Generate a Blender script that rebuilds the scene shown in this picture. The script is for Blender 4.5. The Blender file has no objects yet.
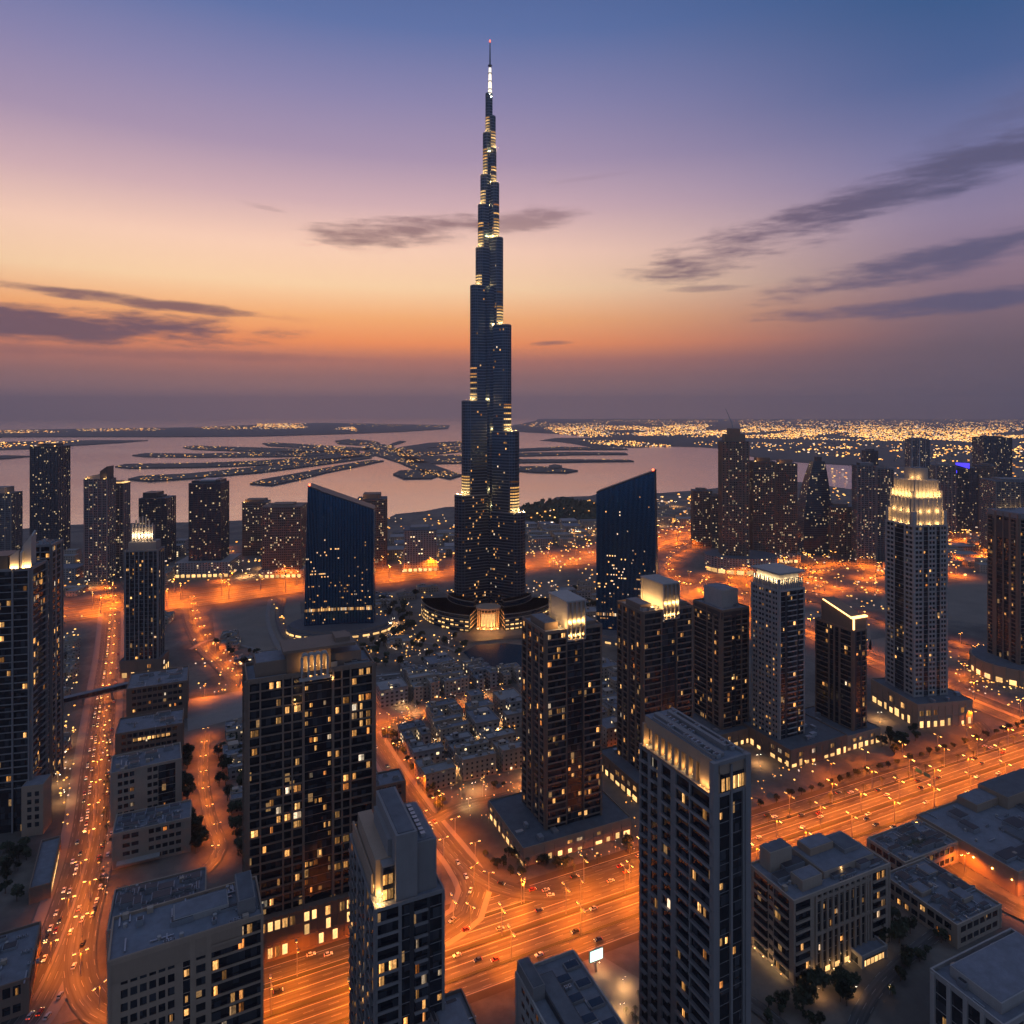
import bpy, math, random
from mathutils import Vector, noise as mnoise
random.seed(7)
R = math.radians
F, CH, HY = 680.0, 288.0, 412.0      # focal length in pixels, camera height in metres, horizon row
SC = bpy.context.scene
COL = SC.collection

# ------------------------------------------------------------ camera
cam_d = bpy.data.cameras.new('camera'); cam = bpy.data.objects.new('camera', cam_d); COL.objects.link(cam)
cam_d.sensor_width = 36.0; cam_d.lens = F/1024*36.0; cam_d.shift_y = -(512-HY)/1024
cam_d.clip_start = 1.0; cam_d.clip_end = 200000.0
cam.location = (0, 0, CH); cam.rotation_euler = (R(90), 0, 0)
SC.camera = cam

# ------------------------------------------------------------ view and sampling
SC.view_settings.view_transform = 'Standard'; SC.view_settings.look = 'None'
SC.view_settings.exposure = 0.0; SC.view_settings.gamma = 1.0
SC.render.engine = 'CYCLES'
cy = SC.cycles
cy.use_denoising = True; cy.denoiser = 'OPENIMAGEDENOISE'
cy.denoising_input_passes = 'RGB_ALBEDO_NORMAL'
cy.max_bounces = 4; cy.diffuse_bounces = 1; cy.glossy_bounces = 2; cy.transmission_bounces = 2
cy.volume_bounces = 0; cy.transparent_max_bounces = 6
cy.sample_clamp_indirect = 3.0; cy.sample_clamp_direct = 0.0
cy.caustics_reflective = False; cy.caustics_refractive = False
cy.use_light_tree = True
cy.use_adaptive_sampling = True; cy.adaptive_threshold = 0.02
SC.render.use_persistent_data = False

# ------------------------------------------------------------ node helper
def lin(r, g, b):
    f = lambda c: (c/255/12.92) if c/255 <= .04045 else ((c/255+.055)/1.055)**2.4
    return (f(r), f(g), f(b), 1)

class NT:
    def __init__(s, tree): s.t = tree; s.n = tree.nodes; s.l = tree.links
    def put(s, sock, v):
        if hasattr(v, 'is_output'): s.l.new(v, sock)
        elif v is not None:
            if isinstance(v, (int, float)) and sock.type == 'VECTOR': v = (v, v, v)
            if isinstance(v, (int, float)) and sock.type == 'RGBA': v = (v, v, v, 1)
            if sock.type == 'RGBA' and len(v) == 3: v = (*v, 1)
            sock.default_value = v
    def m(s, op, a, b=None, c=None, clamp=False):
        n = s.n.new('ShaderNodeMath'); n.operation = op; n.use_clamp = clamp
        s.put(n.inputs[0], a)
        if b is not None: s.put(n.inputs[1], b)
        if c is not None: s.put(n.inputs[2], c)
        return n.outputs[0]
    def v(s, op, a, b=None):
        n = s.n.new('ShaderNodeVectorMath'); n.operation = op; s.put(n.inputs[0], a)
        if b is not None: s.put(n.inputs[1], b)
        return n.outputs['Value'] if op in ('DOT_PRODUCT', 'LENGTH', 'DISTANCE') else n.outputs[0]
    def mix(s, f, a, b, mode='MIX'):
        n = s.n.new('ShaderNodeMix'); n.data_type = 'RGBA'; n.blend_type = mode
        s.put(n.inputs[0], f); s.put(n.inputs[6], a); s.put(n.inputs[7], b); return n.outputs[2]
    def sep(s, v_): n = s.n.new('ShaderNodeSeparateXYZ'); s.put(n.inputs[0], v_); return n.outputs
    def comb(s, x, y, z):
        n = s.n.new('ShaderNodeCombineXYZ'); s.put(n.inputs[0], x); s.put(n.inputs[1], y); s.put(n.inputs[2], z); return n.outputs[0]
    def ramp(s, f, stops, interp='LINEAR'):
        n = s.n.new('ShaderNodeValToRGB'); n.color_ramp.interpolation = interp; e = n.color_ramp.elements
        while len(e) < len(stops): e.new(.5)
        for i, (p, c) in enumerate(stops):
            e[i].position = p; e[i].color = c if len(c) == 4 else (*c, 1)
        s.put(n.inputs[0], f); return n.outputs[0]
    def noise(s, vec, scale, detail=2.0, rough=.5, out=0):
        n = s.n.new('ShaderNodeTexNoise'); s.put(n.inputs['Vector'], vec); n.inputs['Scale'].default_value = scale
        n.inputs['Detail'].default_value = detail; n.inputs['Roughness'].default_value = rough; return n.outputs[out]
    def white(s, vec, out=0):
        n = s.n.new('ShaderNodeTexWhiteNoise'); n.noise_dimensions = '3D'; s.put(n.inputs['Vector'], vec); return n.outputs[out]
    def smooth(s, x, a, b):
        n = s.n.new('ShaderNodeMapRange'); n.interpolation_type = 'SMOOTHSTEP'
        s.put(n.inputs[0], x); s.put(n.inputs[1], a); s.put(n.inputs[2], b); n.inputs[3].default_value = 0; n.inputs[4].default_value = 1
        return n.outputs[0]

# ------------------------------------------------------------ world: dusk sky, colours by elevation and bearing
def make_world():
    w = bpy.data.worlds.new('World'); SC.world = w; w.use_nodes = True
    T = NT(w.node_tree); T.n.clear()
    d = T.n.new('ShaderNodeTexCoord').outputs['Generated']
    x, y, z = T.sep(d)
    hor = T.m('SQRT', T.m('ADD', T.m('MULTIPLY', x, x), T.m('MULTIPLY', y, y)))
    el = T.m('DIVIDE', z, T.m('MAXIMUM', hor, .001))          # tangent of the elevation
    az = T.m('ARCTAN2', x, y)
    e01 = T.m('MULTIPLY', T.m('MAXIMUM', el, 0.0), 1/.7, clamp=True)
    def st(rows):   # (tan elevation, rgb)
        return [(min(1, e/.7), lin(*c)) for e, c in rows]
    glow = T.ramp(e01, st([(0, (166, 128, 126)), (.03, (164, 120, 114)), (.05, (162, 112, 104)), (.075, (190, 118, 98)), (.10, (255, 150, 84)),
        (.135, (255, 178, 112)), (.18, (255, 212, 166)), (.235, (250, 206, 180)), (.30, (208, 172, 176)), (.37, (166, 144, 170)), (.455, (136, 129, 168)), (.56, (92, 110, 160)), (.7, (62, 90, 142))]))
    side = T.ramp(e01, st([(0, (98, 84, 96)), (.04, (98, 84, 98)), (.08, (106, 88, 100)), (.12, (124, 100, 112)), (.17, (140, 114, 130)),
        (.24, (140, 124, 152)), (.32, (114, 114, 155)), (.42, (72, 94, 142)), (.52, (50, 84, 132)), (.7, (36, 70, 120))]))
    ca = T.m('COSINE', T.m('SUBTRACT', az, R(-19)))
    f = T.smooth(ca, .58, 1.03)
    sky = T.mix(f, side, glow)
    # sky high up and behind the viewpoint brightened as unseen fill for the city
    up = T.m('MAXIMUM', T.smooth(el, .75, 1.8), T.smooth(T.m('MULTIPLY', y, -1.0), -.25, .35))
    sky = T.mix(up, sky, FILL_SKY)
    # streaky clouds: places on the dome given by bearing and elevation, edges from stretched noise
    def P(px, py):
        a = math.atan((px-512)/F); return a, (HY-py)/F*math.cos(a)
    nv = T.comb(T.m('MULTIPLY', az, 3.0), T.m('MULTIPLY', el, 16.0), 0.3)
    n1 = T.noise(nv, 2.2, 6, .62); n2 = T.noise(nv, 6.5, 5, .6)
    nn = T.m('ADD', T.m('MULTIPLY', n1, .7), T.m('MULTIPLY', n2, .3))
    def blob(px, py, hx, hy, tilt, k=1.0, thr=.5):
        a0, e0 = P(px, py); sx = hx/F*math.cos(a0)**2; sy = hy/F*math.cos(a0)
        t = math.tan(R(tilt))/math.cos(a0)
        da = T.m('SUBTRACT', az, a0); de = T.m('SUBTRACT', T.m('SUBTRACT', el, e0), T.m('MULTIPLY', da, t))
        q = T.m('ADD', T.m('POWER', T.m('ABSOLUTE', T.m('DIVIDE', da, sx)), 2.0), T.m('POWER', T.m('ABSOLUTE', T.m('DIVIDE', de, sy)), 2.0))
        body = T.m('SUBTRACT', 1.0, q)
        s_ = T.m('ADD', body, T.m('MULTIPLY', T.m('SUBTRACT', nn, .5), 5.0))
        return T.m('MULTIPLY', T.smooth(s_, -.2, 1.15), k)
    blobs = [(70, 326, 250, 21, 0, 1.0), (150, 303, 170, 7, -3, .9), (400, 233, 100, 17, 4, .75), (535, 221, 55, 14, 9, .6),
             (860, 204, 280, 27, 13.5, .9), (935, 262, 185, 19, 7, .85), (930, 306, 185, 12, 1, .85), (700, 289, 42, 4, 0, .5),
             (552, 343, 22, 3, 2, .7), (985, 130, 120, 26, 14, .3), (262, 207, 30, 4, -6, .35), (590, 178, 40, 3, 6, .12), (120, 352, 260, 7, 0, .35)]
    mk = None
    for b in blobs:
        q = blob(*b); mk = q if mk is None else T.m('MAXIMUM', mk, q)
    cc = T.mix(f, lin(84, 82, 112), lin(116, 84, 92))
    sky = T.mix(T.m('MULTIPLY', mk, T.smooth(y, 0, .1)), sky, cc)
    sky = T.mix(T.smooth(z, -.02, -.3), sky, lin(60, 50, 55))
    ns = T.n.new('ShaderNodeTexSky'); ns.sky_type = 'NISHITA'; ns.sun_disc = False
    ns.sun_elevation = R(.5); ns.sun_rotation = R(-19); ns.altitude = 200
    bg1 = T.n.new('ShaderNodeBackground'); T.put(bg1.inputs[0], sky); bg1.inputs[1].default_value = SKY
    bg2 = T.n.new('ShaderNodeBackground'); T.put(bg2.inputs[0], ns.outputs[0]); bg2.inputs[1].default_value = 0.004
    ad = T.n.new('ShaderNodeAddShader'); o = T.n.new('ShaderNodeOutputWorld')
    T.l.new(bg1.outputs[0], ad.inputs[0]); T.l.new(bg2.outputs[0], ad.inputs[1]); T.l.new(ad.outputs[0], o.inputs[0])
    w.cycles.sampling_method = 'MANUAL'; w.cycles.sample_map_resolution = 512
PH = 46000.0
SKY = 1.14; FILL_SKY = (.155, .215, .36, 1)
make_world()

# ------------------------------------------------------------ materials
def new_mat(name):
    m = bpy.data.materials.new(name); m.use_nodes = True; T = NT(m.node_tree); T.n.clear()
    o = T.n.new('ShaderNodeOutputMaterial'); return m, T, o
def principled(T, o, col, rough=.8, metal=0.0, emis=None, es=0.0, spec=.5, bump=None, bs=.3, bd=.1):
    b = T.n.new('ShaderNodeBsdfPrincipled'); T.put(b.inputs['Base Color'], col); T.put(b.inputs['Roughness'], rough)
    T.put(b.inputs['Metallic'], metal); b.inputs['Specular IOR Level'].default_value = spec
    if emis is not None: T.put(b.inputs['Emission Color'], emis); T.put(b.inputs['Emission Strength'], es)
    if bump is not None:
        bn = T.n.new('ShaderNodeBump'); bn.inputs['Strength'].default_value = bs; bn.inputs['Distance'].default_value = bd
        T.put(bn.inputs['Height'], bump); T.l.new(bn.outputs[0], b.inputs['Normal'])
    T.l.new(b.outputs[0], o.inputs[0]); return b
def objco(T): return T.n.new('ShaderNodeTexCoord').outputs['Object']
def simple(name, col, rough=.8, metal=0.0, var=.25, sc=.15, streak=True):
    m, T, o = new_mat(name); co = objco(T)
    n = T.noise(co, sc, 5, .6)
    if streak:
        x, y, z = T.sep(co); n2 = T.noise(T.comb(x, y, T.m('MULTIPLY', z, .08)), .9, 3, .6); n = T.m('ADD', T.m('MULTIPLY', n, .6), T.m('MULTIPLY', n2, .4))
    k = T.m('ADD', 1-var, T.m('MULTIPLY', n, 2*var))
    oi = T.n.new('ShaderNodeObjectInfo'); k = T.m('MULTIPLY', k, T.m('ADD', .9, T.m('MULTIPLY', oi.outputs['Random'], .2)))
    principled(T, o, T.v('MULTIPLY', T.comb(*col), T.comb(k, k, k)), rough, metal); return m
def glass(name, base, tint2, cw, chh, rough=.12, metal=.0, dim=.0):
    m, T, o = new_mat(name); co = objco(T); x, y, z = T.sep(co)
    cell = T.comb(T.m('FLOOR', T.m('DIVIDE', x, cw)), T.m('FLOOR', T.m('DIVIDE', y, cw)), T.m('FLOOR', T.m('DIVIDE', z, chh)))
    w1 = T.white(cell); wc = T.n[-1].outputs[1]
    c = T.mix(T.m('POWER', w1, 3.0), base, tint2)
    fz = T.m('FRACT', T.m('DIVIDE', z, chh)); c = T.mix(T.m('LESS_THAN', fz, .12), c, (.012, .012, .013))
    b = principled(T, o, c, rough, metal, spec=.7)
    nm = T.n.new('ShaderNodeNewGeometry').outputs['Normal']
    jit = T.v('MULTIPLY', T.v('SUBTRACT', wc, (.5, .5, .5)), (.05, .05, .05))
    T.l.new(T.v('NORMALIZE', T.v('ADD', nm, jit)), b.inputs['Normal'])
    if dim > 0:   # rooms with a light left on far inside
        on = T.m('GREATER_THAN', w1, 1-dim); nse = T.noise(co, 1.1, 3)
        T.put(b.inputs['Emission Color'], (1, .55, .2, 1)); T.put(b.inputs['Emission Strength'], T.m('MULTIPLY', T.m('MULTIPLY', on, nse), .5))
        m.cycles.emission_sampling = 'NONE'
    return m
def emis(name, col, s, sample=False, var=.5, sc=.8):
    m, T, o = new_mat(name); e = T.n.new('ShaderNodeEmission'); co = objco(T); n = T.noise(co, sc, 3, .7)
    oi = T.n.new('ShaderNodeObjectInfo').outputs['Random']
    k = T.m('MULTIPLY', T.m('ADD', 1-var, T.m('MULTIPLY', T.m('POWER', n, 2.0), 4*var)), T.m('ADD', .45, T.m('MULTIPLY', oi, 1.1)))
    T.put(e.inputs[0], col); T.put(e.inputs[1], T.m('MULTIPLY', k, s)); T.l.new(e.outputs[0], o.inputs[0])
    m.cycles.emission_sampling = 'AUTO' if sample else 'NONE'; return m
def room(name, col, s):
    """a lit room seen through its window: brighter near the ceiling lamp, a drawn curtain on some, furniture as darker patches"""
    m, T, o = new_mat(name); e = T.n.new('ShaderNodeEmission'); co = objco(T); x, y, z = T.sep(co); r = T.n.new('ShaderNodeObjectInfo').outputs['Random']
    n = T.noise(T.comb(T.m('ADD', T.m('MULTIPLY', x, 3.0), T.m('MULTIPLY', r, 70.0)), y, T.m('MULTIPLY', z, 2.2)), 1.0, 3, .7)
    cur = T.m('LESS_THAN', T.m('ADD', x, .5), T.m('MULTIPLY', T.m('FRACT', T.m('MULTIPLY', r, 7.3)), .9))
    k = T.m('MULTIPLY', T.m('ADD', .15, T.m('MULTIPLY', T.m('POWER', n, 2.0), 4.2)), T.m('ADD', .35, T.m('MULTIPLY', cur, .75)))
    k = T.m('MULTIPLY', k, T.m('ADD', .3, T.m('MULTIPLY', T.m('POWER', T.m('FRACT', T.m('MULTIPLY', r, 13.7)), 1.6), 1.6)))
    T.put(e.inputs[0], T.mix(T.m('FRACT', T.m('MULTIPLY', r, 31.1)), col, (1, .48, .15, 1))); T.put(e.inputs[1], T.m('MULTIPLY', k, s)); T.l.new(e.outputs[0], o.inputs[0])
    m.cycles.emission_sampling = 'NONE'; return m
def facade(name, wall, gl, cw, chh, lit, ls, ww=.62, wh=.5, warm=((1, .42, .1, 1), (1, .72, .38, 1)), band=0.0):
    """wall pierced by rows of windows, a few of them lit, for buildings too far off for the frames to show"""
    m, T, o = new_mat(name); co = objco(T); x, y, z = T.sep(co)
    nx, ny, nz = T.sep(T.n.new('ShaderNodeTexCoord').outputs['Normal'])
    side = T.m('GREATER_THAN', T.m('ABSOLUTE', nx), .7); top = T.m('GREATER_THAN', T.m('ABSOLUTE', nz), .7)
    u = T.m('ADD', T.m('MULTIPLY', side, y), T.m('MULTIPLY', T.m('SUBTRACT', 1.0, side), x))
    cu = T.m('DIVIDE', u, cw); cz = T.m('DIVIDE', z, chh)
    oi = T.n.new('ShaderNodeObjectInfo').outputs['Random']
    cell = T.comb(T.m('FLOOR', cu), T.m('FLOOR', cz), T.m('ADD', T.m('MULTIPLY', side, 17.3), T.m('MULTIPLY', oi, 91.0)))
    w = T.white(cell); wc = T.n[-1].outputs[1]; r1, r2, r3 = T.sep(wc)
    fu = T.m('ABSOLUTE', T.m('SUBTRACT', T.m('FRACT', cu), .5)); fz = T.m('ABSOLUTE', T.m('SUBTRACT', T.m('FRACT', cz), .5))
    win = T.m('MULTIPLY', T.m('LESS_THAN', fu, ww/2), T.m('LESS_THAN', fz, wh/2)); win = T.m('MULTIPLY', win, T.m('SUBTRACT', 1.0, top))
    clump = T.noise(T.comb(T.m('MULTIPLY', cu, .15), T.m('MULTIPLY', cz, .3), oi), 1.0, 2)
    on = T.m('MULTIPLY', win, T.m('GREATER_THAN', T.m('ADD', w, T.m('MULTIPLY', T.m('SUBTRACT', clump, .5), .35)), 1-lit))
    k = T.m('ADD', .72, T.m('MULTIPLY', T.noise(co, .12, 4, .6), .56))
    wallc = T.v('MULTIPLY', T.comb(*wall), T.comb(k, k, k))
    c = T.mix(win, wallc, T.mix(r2, gl, tuple(a*2.2 for a in gl)))
    principled(T, o, c, T.m('SUBTRACT', .75, T.m('MULTIPLY', win, .6)), 0.0, T.mix(r1, warm[0], warm[1]), T.m('MULTIPLY', on, T.m('MULTIPLY', T.m('ADD', .25, r3), ls)), spec=.5)
    m.cycles.emission_sampling = 'NONE'; return m

M = {}
M['beige'] = simple('beige_render', (.31, .22, .155)); M['sand'] = simple('sand_render', (.33, .26, .20), sc=.08)
M['brown'] = simple('brown_concrete', (.19, .13, .095)); M['grey'] = simple('grey_concrete', (.20, .185, .18)); M['lgrey'] = simple('pale_concrete', (.31, .285, .265))
M['dark'] = simple('dark_cladding', (.035, .035, .04), .5); M['roof'] = simple('roof_membrane', (.15, .16, .185), .9, var=.45, sc=.25, streak=False)
M['roofl'] = simple('pale_low_roof', (.25, .24, .235), .9, var=.4, sc=.12, streak=False); M['roofd'] = simple('dark_roof', (.09, .10, .115), .85, var=.5, sc=.2, streak=False); M['metal'] = simple('galvanised_metal', (.35, .36, .38), .45, .6)
M['steel'] = simple('brushed_steel', (.15, .17, .20), .4, .7, var=.2)
M['glass'] = glass('dark_glass', (.006, .009, .016), (.05, .055, .065), 2.4, 4.5, dim=.012)
M['glassb'] = glass('blue_curtain_glass', (.008, .085, .19), (.018, .13, .27), 1.5, 4.0, rough=.16, metal=.75)
M['glasst'] = glass('tower_glass', (.02, .05, .09), (.045, .08, .12), 1.6, 3.8, rough=.16, metal=.6)
WC = [((1, .42, .10, 1), .95), ((1, .52, .17, 1), 1.15), ((1, .30, .06, 1), .65), ((1, .84, .62, 1), .75)]
for i, (c, s) in enumerate(WC): M['w%d' % i] = room('lit_room', c, s)
M['shop'] = emis('shopfront_light', (1, .56, .20, 1), 1.5, sample=False, var=.7, sc=.5)
M['flood'] = emis('floodlight_lens', (1, .55, .18, 1), 5.0, var=.0)
M['lamp'] = emis('sodium_lamp_lens', (1, .42, .08, 1), 22.0, var=.0); M['lampw'] = emis('white_lamp_lens', (1, .85, .6, 1), 22.0, var=.0)
M['mastl'] = emis('lit_mast_cladding', (1, .86, .70, 1), 1.1, var=.0); M['b0'] = emis('painted_uplight_glow', (1, .50, .14, 1), .8, var=.4, sc=.2); M['b1'] = emis('painted_uplight_glow_bright', (1, .60, .22, 1), 1.1, var=.4, sc=.2); M['bluefin'] = simple('blue_fin', (.03, .13, .24), .35, .5, var=.1)  # the two band materials glow in place of uplight on the supertall
M['red'] = emis('red_beacon', (1, .08, .03, 1), 8.0, var=0); M['cityl'] = emis('distant_warm_light', (1, .38, .07, 1), 2.2, var=.6, sc=.004)
M['cityy'] = emis('distant_yellow_light', (1, .52, .14, 1), 2.6, var=.6, sc=.004); M['cityw'] = emis('distant_white_light', (1, .7, .5, 1), 1.3, var=.6, sc=.004)
M['blue'] = emis('blue_sign_light', (.06, .04, .9, 1), 2.4, var=.0)
M['head'] = emis('headlight_lens', (1, .72, .36, 1), 3.0, var=.0); M['tail'] = emis('taillight_lens', (1, .07, .015, 1), 1.6, var=.0)
M['fa'] = facade('brown_tower_facade', (.17, .125, .10), (.010, .012, .018), 3.2, 4.2, .10, .9)
M['fb'] = facade('grey_tower_facade', (.13, .125, .13), (.010, .013, .020), 2.8, 4.0, .08, .85, ww=.75)
M['fc'] = facade('dark_tower_facade', (.05, .055, .068), (.010, .014, .022), 2.6, 3.8, .06, .8, ww=.8, wh=.6)
M['low'] = facade('sand_wall_with_windows', (.36, .29, .23), (.016, .018, .022), 4.2, 3.6, .05, 2.0, ww=.36, wh=.46)
M['low2'] = facade('grey_wall_with_windows', (.27, .25, .24), (.016, .018, .022), 4.8, 3.8, .08, 2.2, ww=.5, wh=.5)
M['leaf'] = simple('dark_leaves', (.035, .045, .02), .8, var=.5, sc=.6, streak=False); M['bark'] = simple('bark', (.09, .065, .045), .95)
M['kerb'] = simple('kerb_stone', (.17, .16, .15), .9, streak=False); M['rubber'] = simple('tyre_rubber', (.02, .02, .02), .9)
M['median'] = simple('highway_margin', (.075, .06, .04), .95, var=.45, sc=.05, streak=False); M['lot'] = simple('bare_sand_lot', (.20, .165, .13), .95, var=.35, sc=.03, streak=False); M['verge'] = simple('planted_verge', (.05, .055, .03), .95, var=.5, sc=.08, streak=False)
M['pave'] = simple('pale_paving', (.19, .175, .16), .8, var=.2, sc=.12, streak=False); M['pond'] = None
for n, c in (('car_w', (.75, .75, .74)), ('car_s', (.4, .41, .43)), ('car_k', (.02, .02, .022)), ('car_r', (.3, .03, .02)), ('car_b', (.03, .06, .16))):
    M[n] = simple('car_paint', c, .3, .2, var=.03, streak=False)

def ground_mat():
    m, T, o = new_mat('city_ground'); co = objco(T)
    n = T.noise(co, .012, 6, .6); n2 = T.noise(co, .15, 4, .6)
    c = T.ramp(n, [(.3, (.055, .052, .048)), (.45, (.10, .088, .075)), (.55, (.16, .135, .11)), (.7, (.07, .068, .062))])
    k = T.m('ADD', .6, T.m('MULTIPLY', n2, .8)); principled(T, o, T.v('MULTIPLY', c, T.comb(k, k, k)), .95, bump=n2, bs=.4, bd=.6); return m
def water_mat(name, sc, bs, base=(.012, .020, .03, 1), rough=.08, spec=.5, metal=0.0):
    m, T, o = new_mat(name); co = objco(T); x, y, z = T.sep(co)
    n = T.noise(T.comb(x, T.m('MULTIPLY', y, .8), 0), sc, 5, .65); big = T.noise(T.comb(T.m('MULTIPLY', x, .3), y, 0), .0016, 4, .6)
    principled(T, o, base, T.m('ADD', rough, T.m('MULTIPLY', big, .12)), metal, bump=n, bs=bs, bd=1.5, spec=spec); return m
def asphalt_mat(name, lane=3.6, base=.085, mark=True):
    m, T, o = new_mat(name); uv = T.n.new('ShaderNodeUVMap').outputs[0]; u, v_, _ = T.sep(uv)
    lanei = T.m('FLOOR', T.m('DIVIDE', u, lane)); fl = T.m('ABSOLUTE', T.m('SUBTRACT', T.m('FRACT', T.m('DIVIDE', u, lane)), .5))
    ln = T.white(T.comb(lanei, 2.0, 5.0)); ns = T.noise(T.comb(T.m('MULTIPLY', u, .55), T.m('MULTIPLY', v_, .006), 0), 1.0, 3, .65)
    nd = T.noise(T.comb(u, v_, 0), .6, 4, .6); pat = T.noise(T.comb(T.m('MULTIPLY', u, .1), T.m('MULTIPLY', v_, .02), 3), 1.0, 2)
    k = T.m('MULTIPLY', T.m('MAXIMUM', .22, T.m('ADD', -1.0, T.m('MULTIPLY', ns, 4.2))), T.m('ADD', .6, T.m('ADD', T.m('MULTIPLY', ln, .35), T.m('MULTIPLY', nd, .3))))
    c = T.v('MULTIPLY', (base, base*.97, base*.93), T.comb(k, k, k))
    if mark:
        line = T.m('MULTIPLY', T.m('GREATER_THAN', fl, .5-.03), T.m('LESS_THAN', T.m('FRACT', T.m('DIVIDE', v_, 12.0)), .42))
        c = T.mix(T.m('MULTIPLY', line, .6), c, (.42, .40, .36, 1))
    principled(T, o, c, .62, bump=nd, bs=.2, bd=.05); return m
M['paint'] = simple('road_paint', (.42, .40, .36), .7, var=.3, sc=.3, streak=False)
M['ground'] = ground_mat(); M['water'] = water_mat('sea_water', .012, .8, (.80, .75, .80, 1), .12, .9, .85); M['pond'] = water_mat('lake_water', .25, .12, (.01, .035, .06, 1), .05)
M['asph'] = asphalt_mat('highway_asphalt', base=.062); M['asph2'] = asphalt_mat('street_asphalt', 3.3, .055); M['isl'] = simple('island_ground', (.085, .075, .06), .95, var=.5, sc=.004, streak=False)

# ------------------------------------------------------------ mesh builder and object helpers
class MB:
    def __init__(s): s.v = []; s.f = []; s.mi = []
    def box(s, x0, x1, y0, y1, z0, z1, m=0):
        b = len(s.v); s.v += [(x0, y0, z0), (x1, y0, z0), (x1, y1, z0), (x0, y1, z0), (x0, y0, z1), (x1, y0, z1), (x1, y1, z1), (x0, y1, z1)]
        s.f += [(b, b+3, b+2, b+1), (b+4, b+5, b+6, b+7), (b, b+1, b+5, b+4), (b+1, b+2, b+6, b+5), (b+2, b+3, b+7, b+6), (b+3, b, b+4, b+7)]; s.mi += [m]*6
    def prism(s, pts, z0, z1, m=0, mt=None, top=None):
        """pts counter-clockwise; z0/z1 numbers or per-point lists; top = other outline for the upper ring"""
        n = len(pts); b = len(s.v); q = top or pts
        a0 = z0 if isinstance(z0, (list, tuple)) else [z0]*n; a1 = z1 if isinstance(z1, (list, tuple)) else [z1]*n
        s.v += [(p[0], p[1], a0[i]) for i, p in enumerate(pts)] + [(p[0], p[1], a1[i]) for i, p in enumerate(q)]
        for i in range(n): s.f.append((b+i, b+(i+1) % n, b+n+(i+1) % n, b+n+i)); s.mi.append(m)
        s.f.append(tuple(b+n+i for i in range(n))); s.mi.append(m if mt is None else mt)
        s.f.append(tuple(b+n-1-i for i in range(n))); s.mi.append(m)
    def tube(s, p0, p1, r0, r1, n=8, m=0):
        p0, p1 = Vector(p0), Vector(p1); d = (p1-p0).normalized(); a = d.orthogonal().normalized(); c = d.cross(a); b = len(s.v)
        for p, r in ((p0, r0), (p1, r1)):
            for i in range(n):
                t = 2*math.pi*i/n; s.v.append(tuple(p+a*(r*math.cos(t))+c*(r*math.sin(t))))
        for i in range(n): s.f.append((b+i, b+(i+1) % n, b+n+(i+1) % n, b+n+i)); s.mi.append(m)
        s.f.append(tuple(b+n+i for i in range(n))); s.f.append(tuple(b+n-1-i for i in range(n))); s.mi += [m, m]
    def quad(s, a, b_, c, d, m=0): b = len(s.v); s.v += [a, b_, c, d]; s.f.append((b, b+1, b+2, b+3)); s.mi.append(m)
    def mesh(s, name, mats):
        me = bpy.data.meshes.new(name); me.from_pydata(s.v, [], s.f)
        for m in (mats if isinstance(mats, (list, tuple)) else [mats]): me.materials.append(m)
        if any(s.mi): me.polygons.foreach_set('material_index', s.mi)
        me.update(); return me
    def build(s, name, mats, parent=None, loc=(0, 0, 0)):
        return put(name, s.mesh(name, mats), parent, loc)
def put(name, me, parent=None, loc=(0, 0, 0), rz=0.0, sc=None):
    o = bpy.data.objects.new(name, me); COL.objects.link(o); o.location = loc
    if rz: o.rotation_euler = (0, 0, rz)
    if sc: o.scale = sc
    if parent: o.parent = parent
    return o
def tag(o, label=None, cat=None, group=None, kind=None):
    if label: o['label'] = label
    if cat: o['category'] = cat
    if group: o['group'] = group
    if kind: o['kind'] = kind
    return o
def empty(name, label, cat, loc, rz=0.0, group=None):
    o = bpy.data.objects.new(name, None); COL.objects.link(o); o.location = loc; o.rotation_euler = (0, 0, rz); o.empty_display_size = 5
    return tag(o, label, cat, group)
def G(px, py, z=0.0):
    Y = (CH-z)*F/(py-HY); return ((px-512)/F*Y, Y, z)
def zof(py, Y): return CH-(py-HY)/F*Y
def copy_tree(o, parent=None):
    c = o.copy(); COL.objects.link(c)
    if parent: c.parent = parent
    for ch in KIDS.get(o.name, ()): copy_tree(ch, c)
    return c
KIDS = {}
def reg(o): KIDS[o.name] = [c for c in bpy.data.objects if c.parent == o]; return o
def plight(name, loc, power, col, parent=None, r=.6):
    l = bpy.data.lights.new(name, 'POINT'); l.energy = power; l.color = col; l.shadow_soft_size = r
    o = bpy.data.objects.new(name, l); COL.objects.link(o); o.location = loc
    if parent: o.parent = parent
    return o
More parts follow.
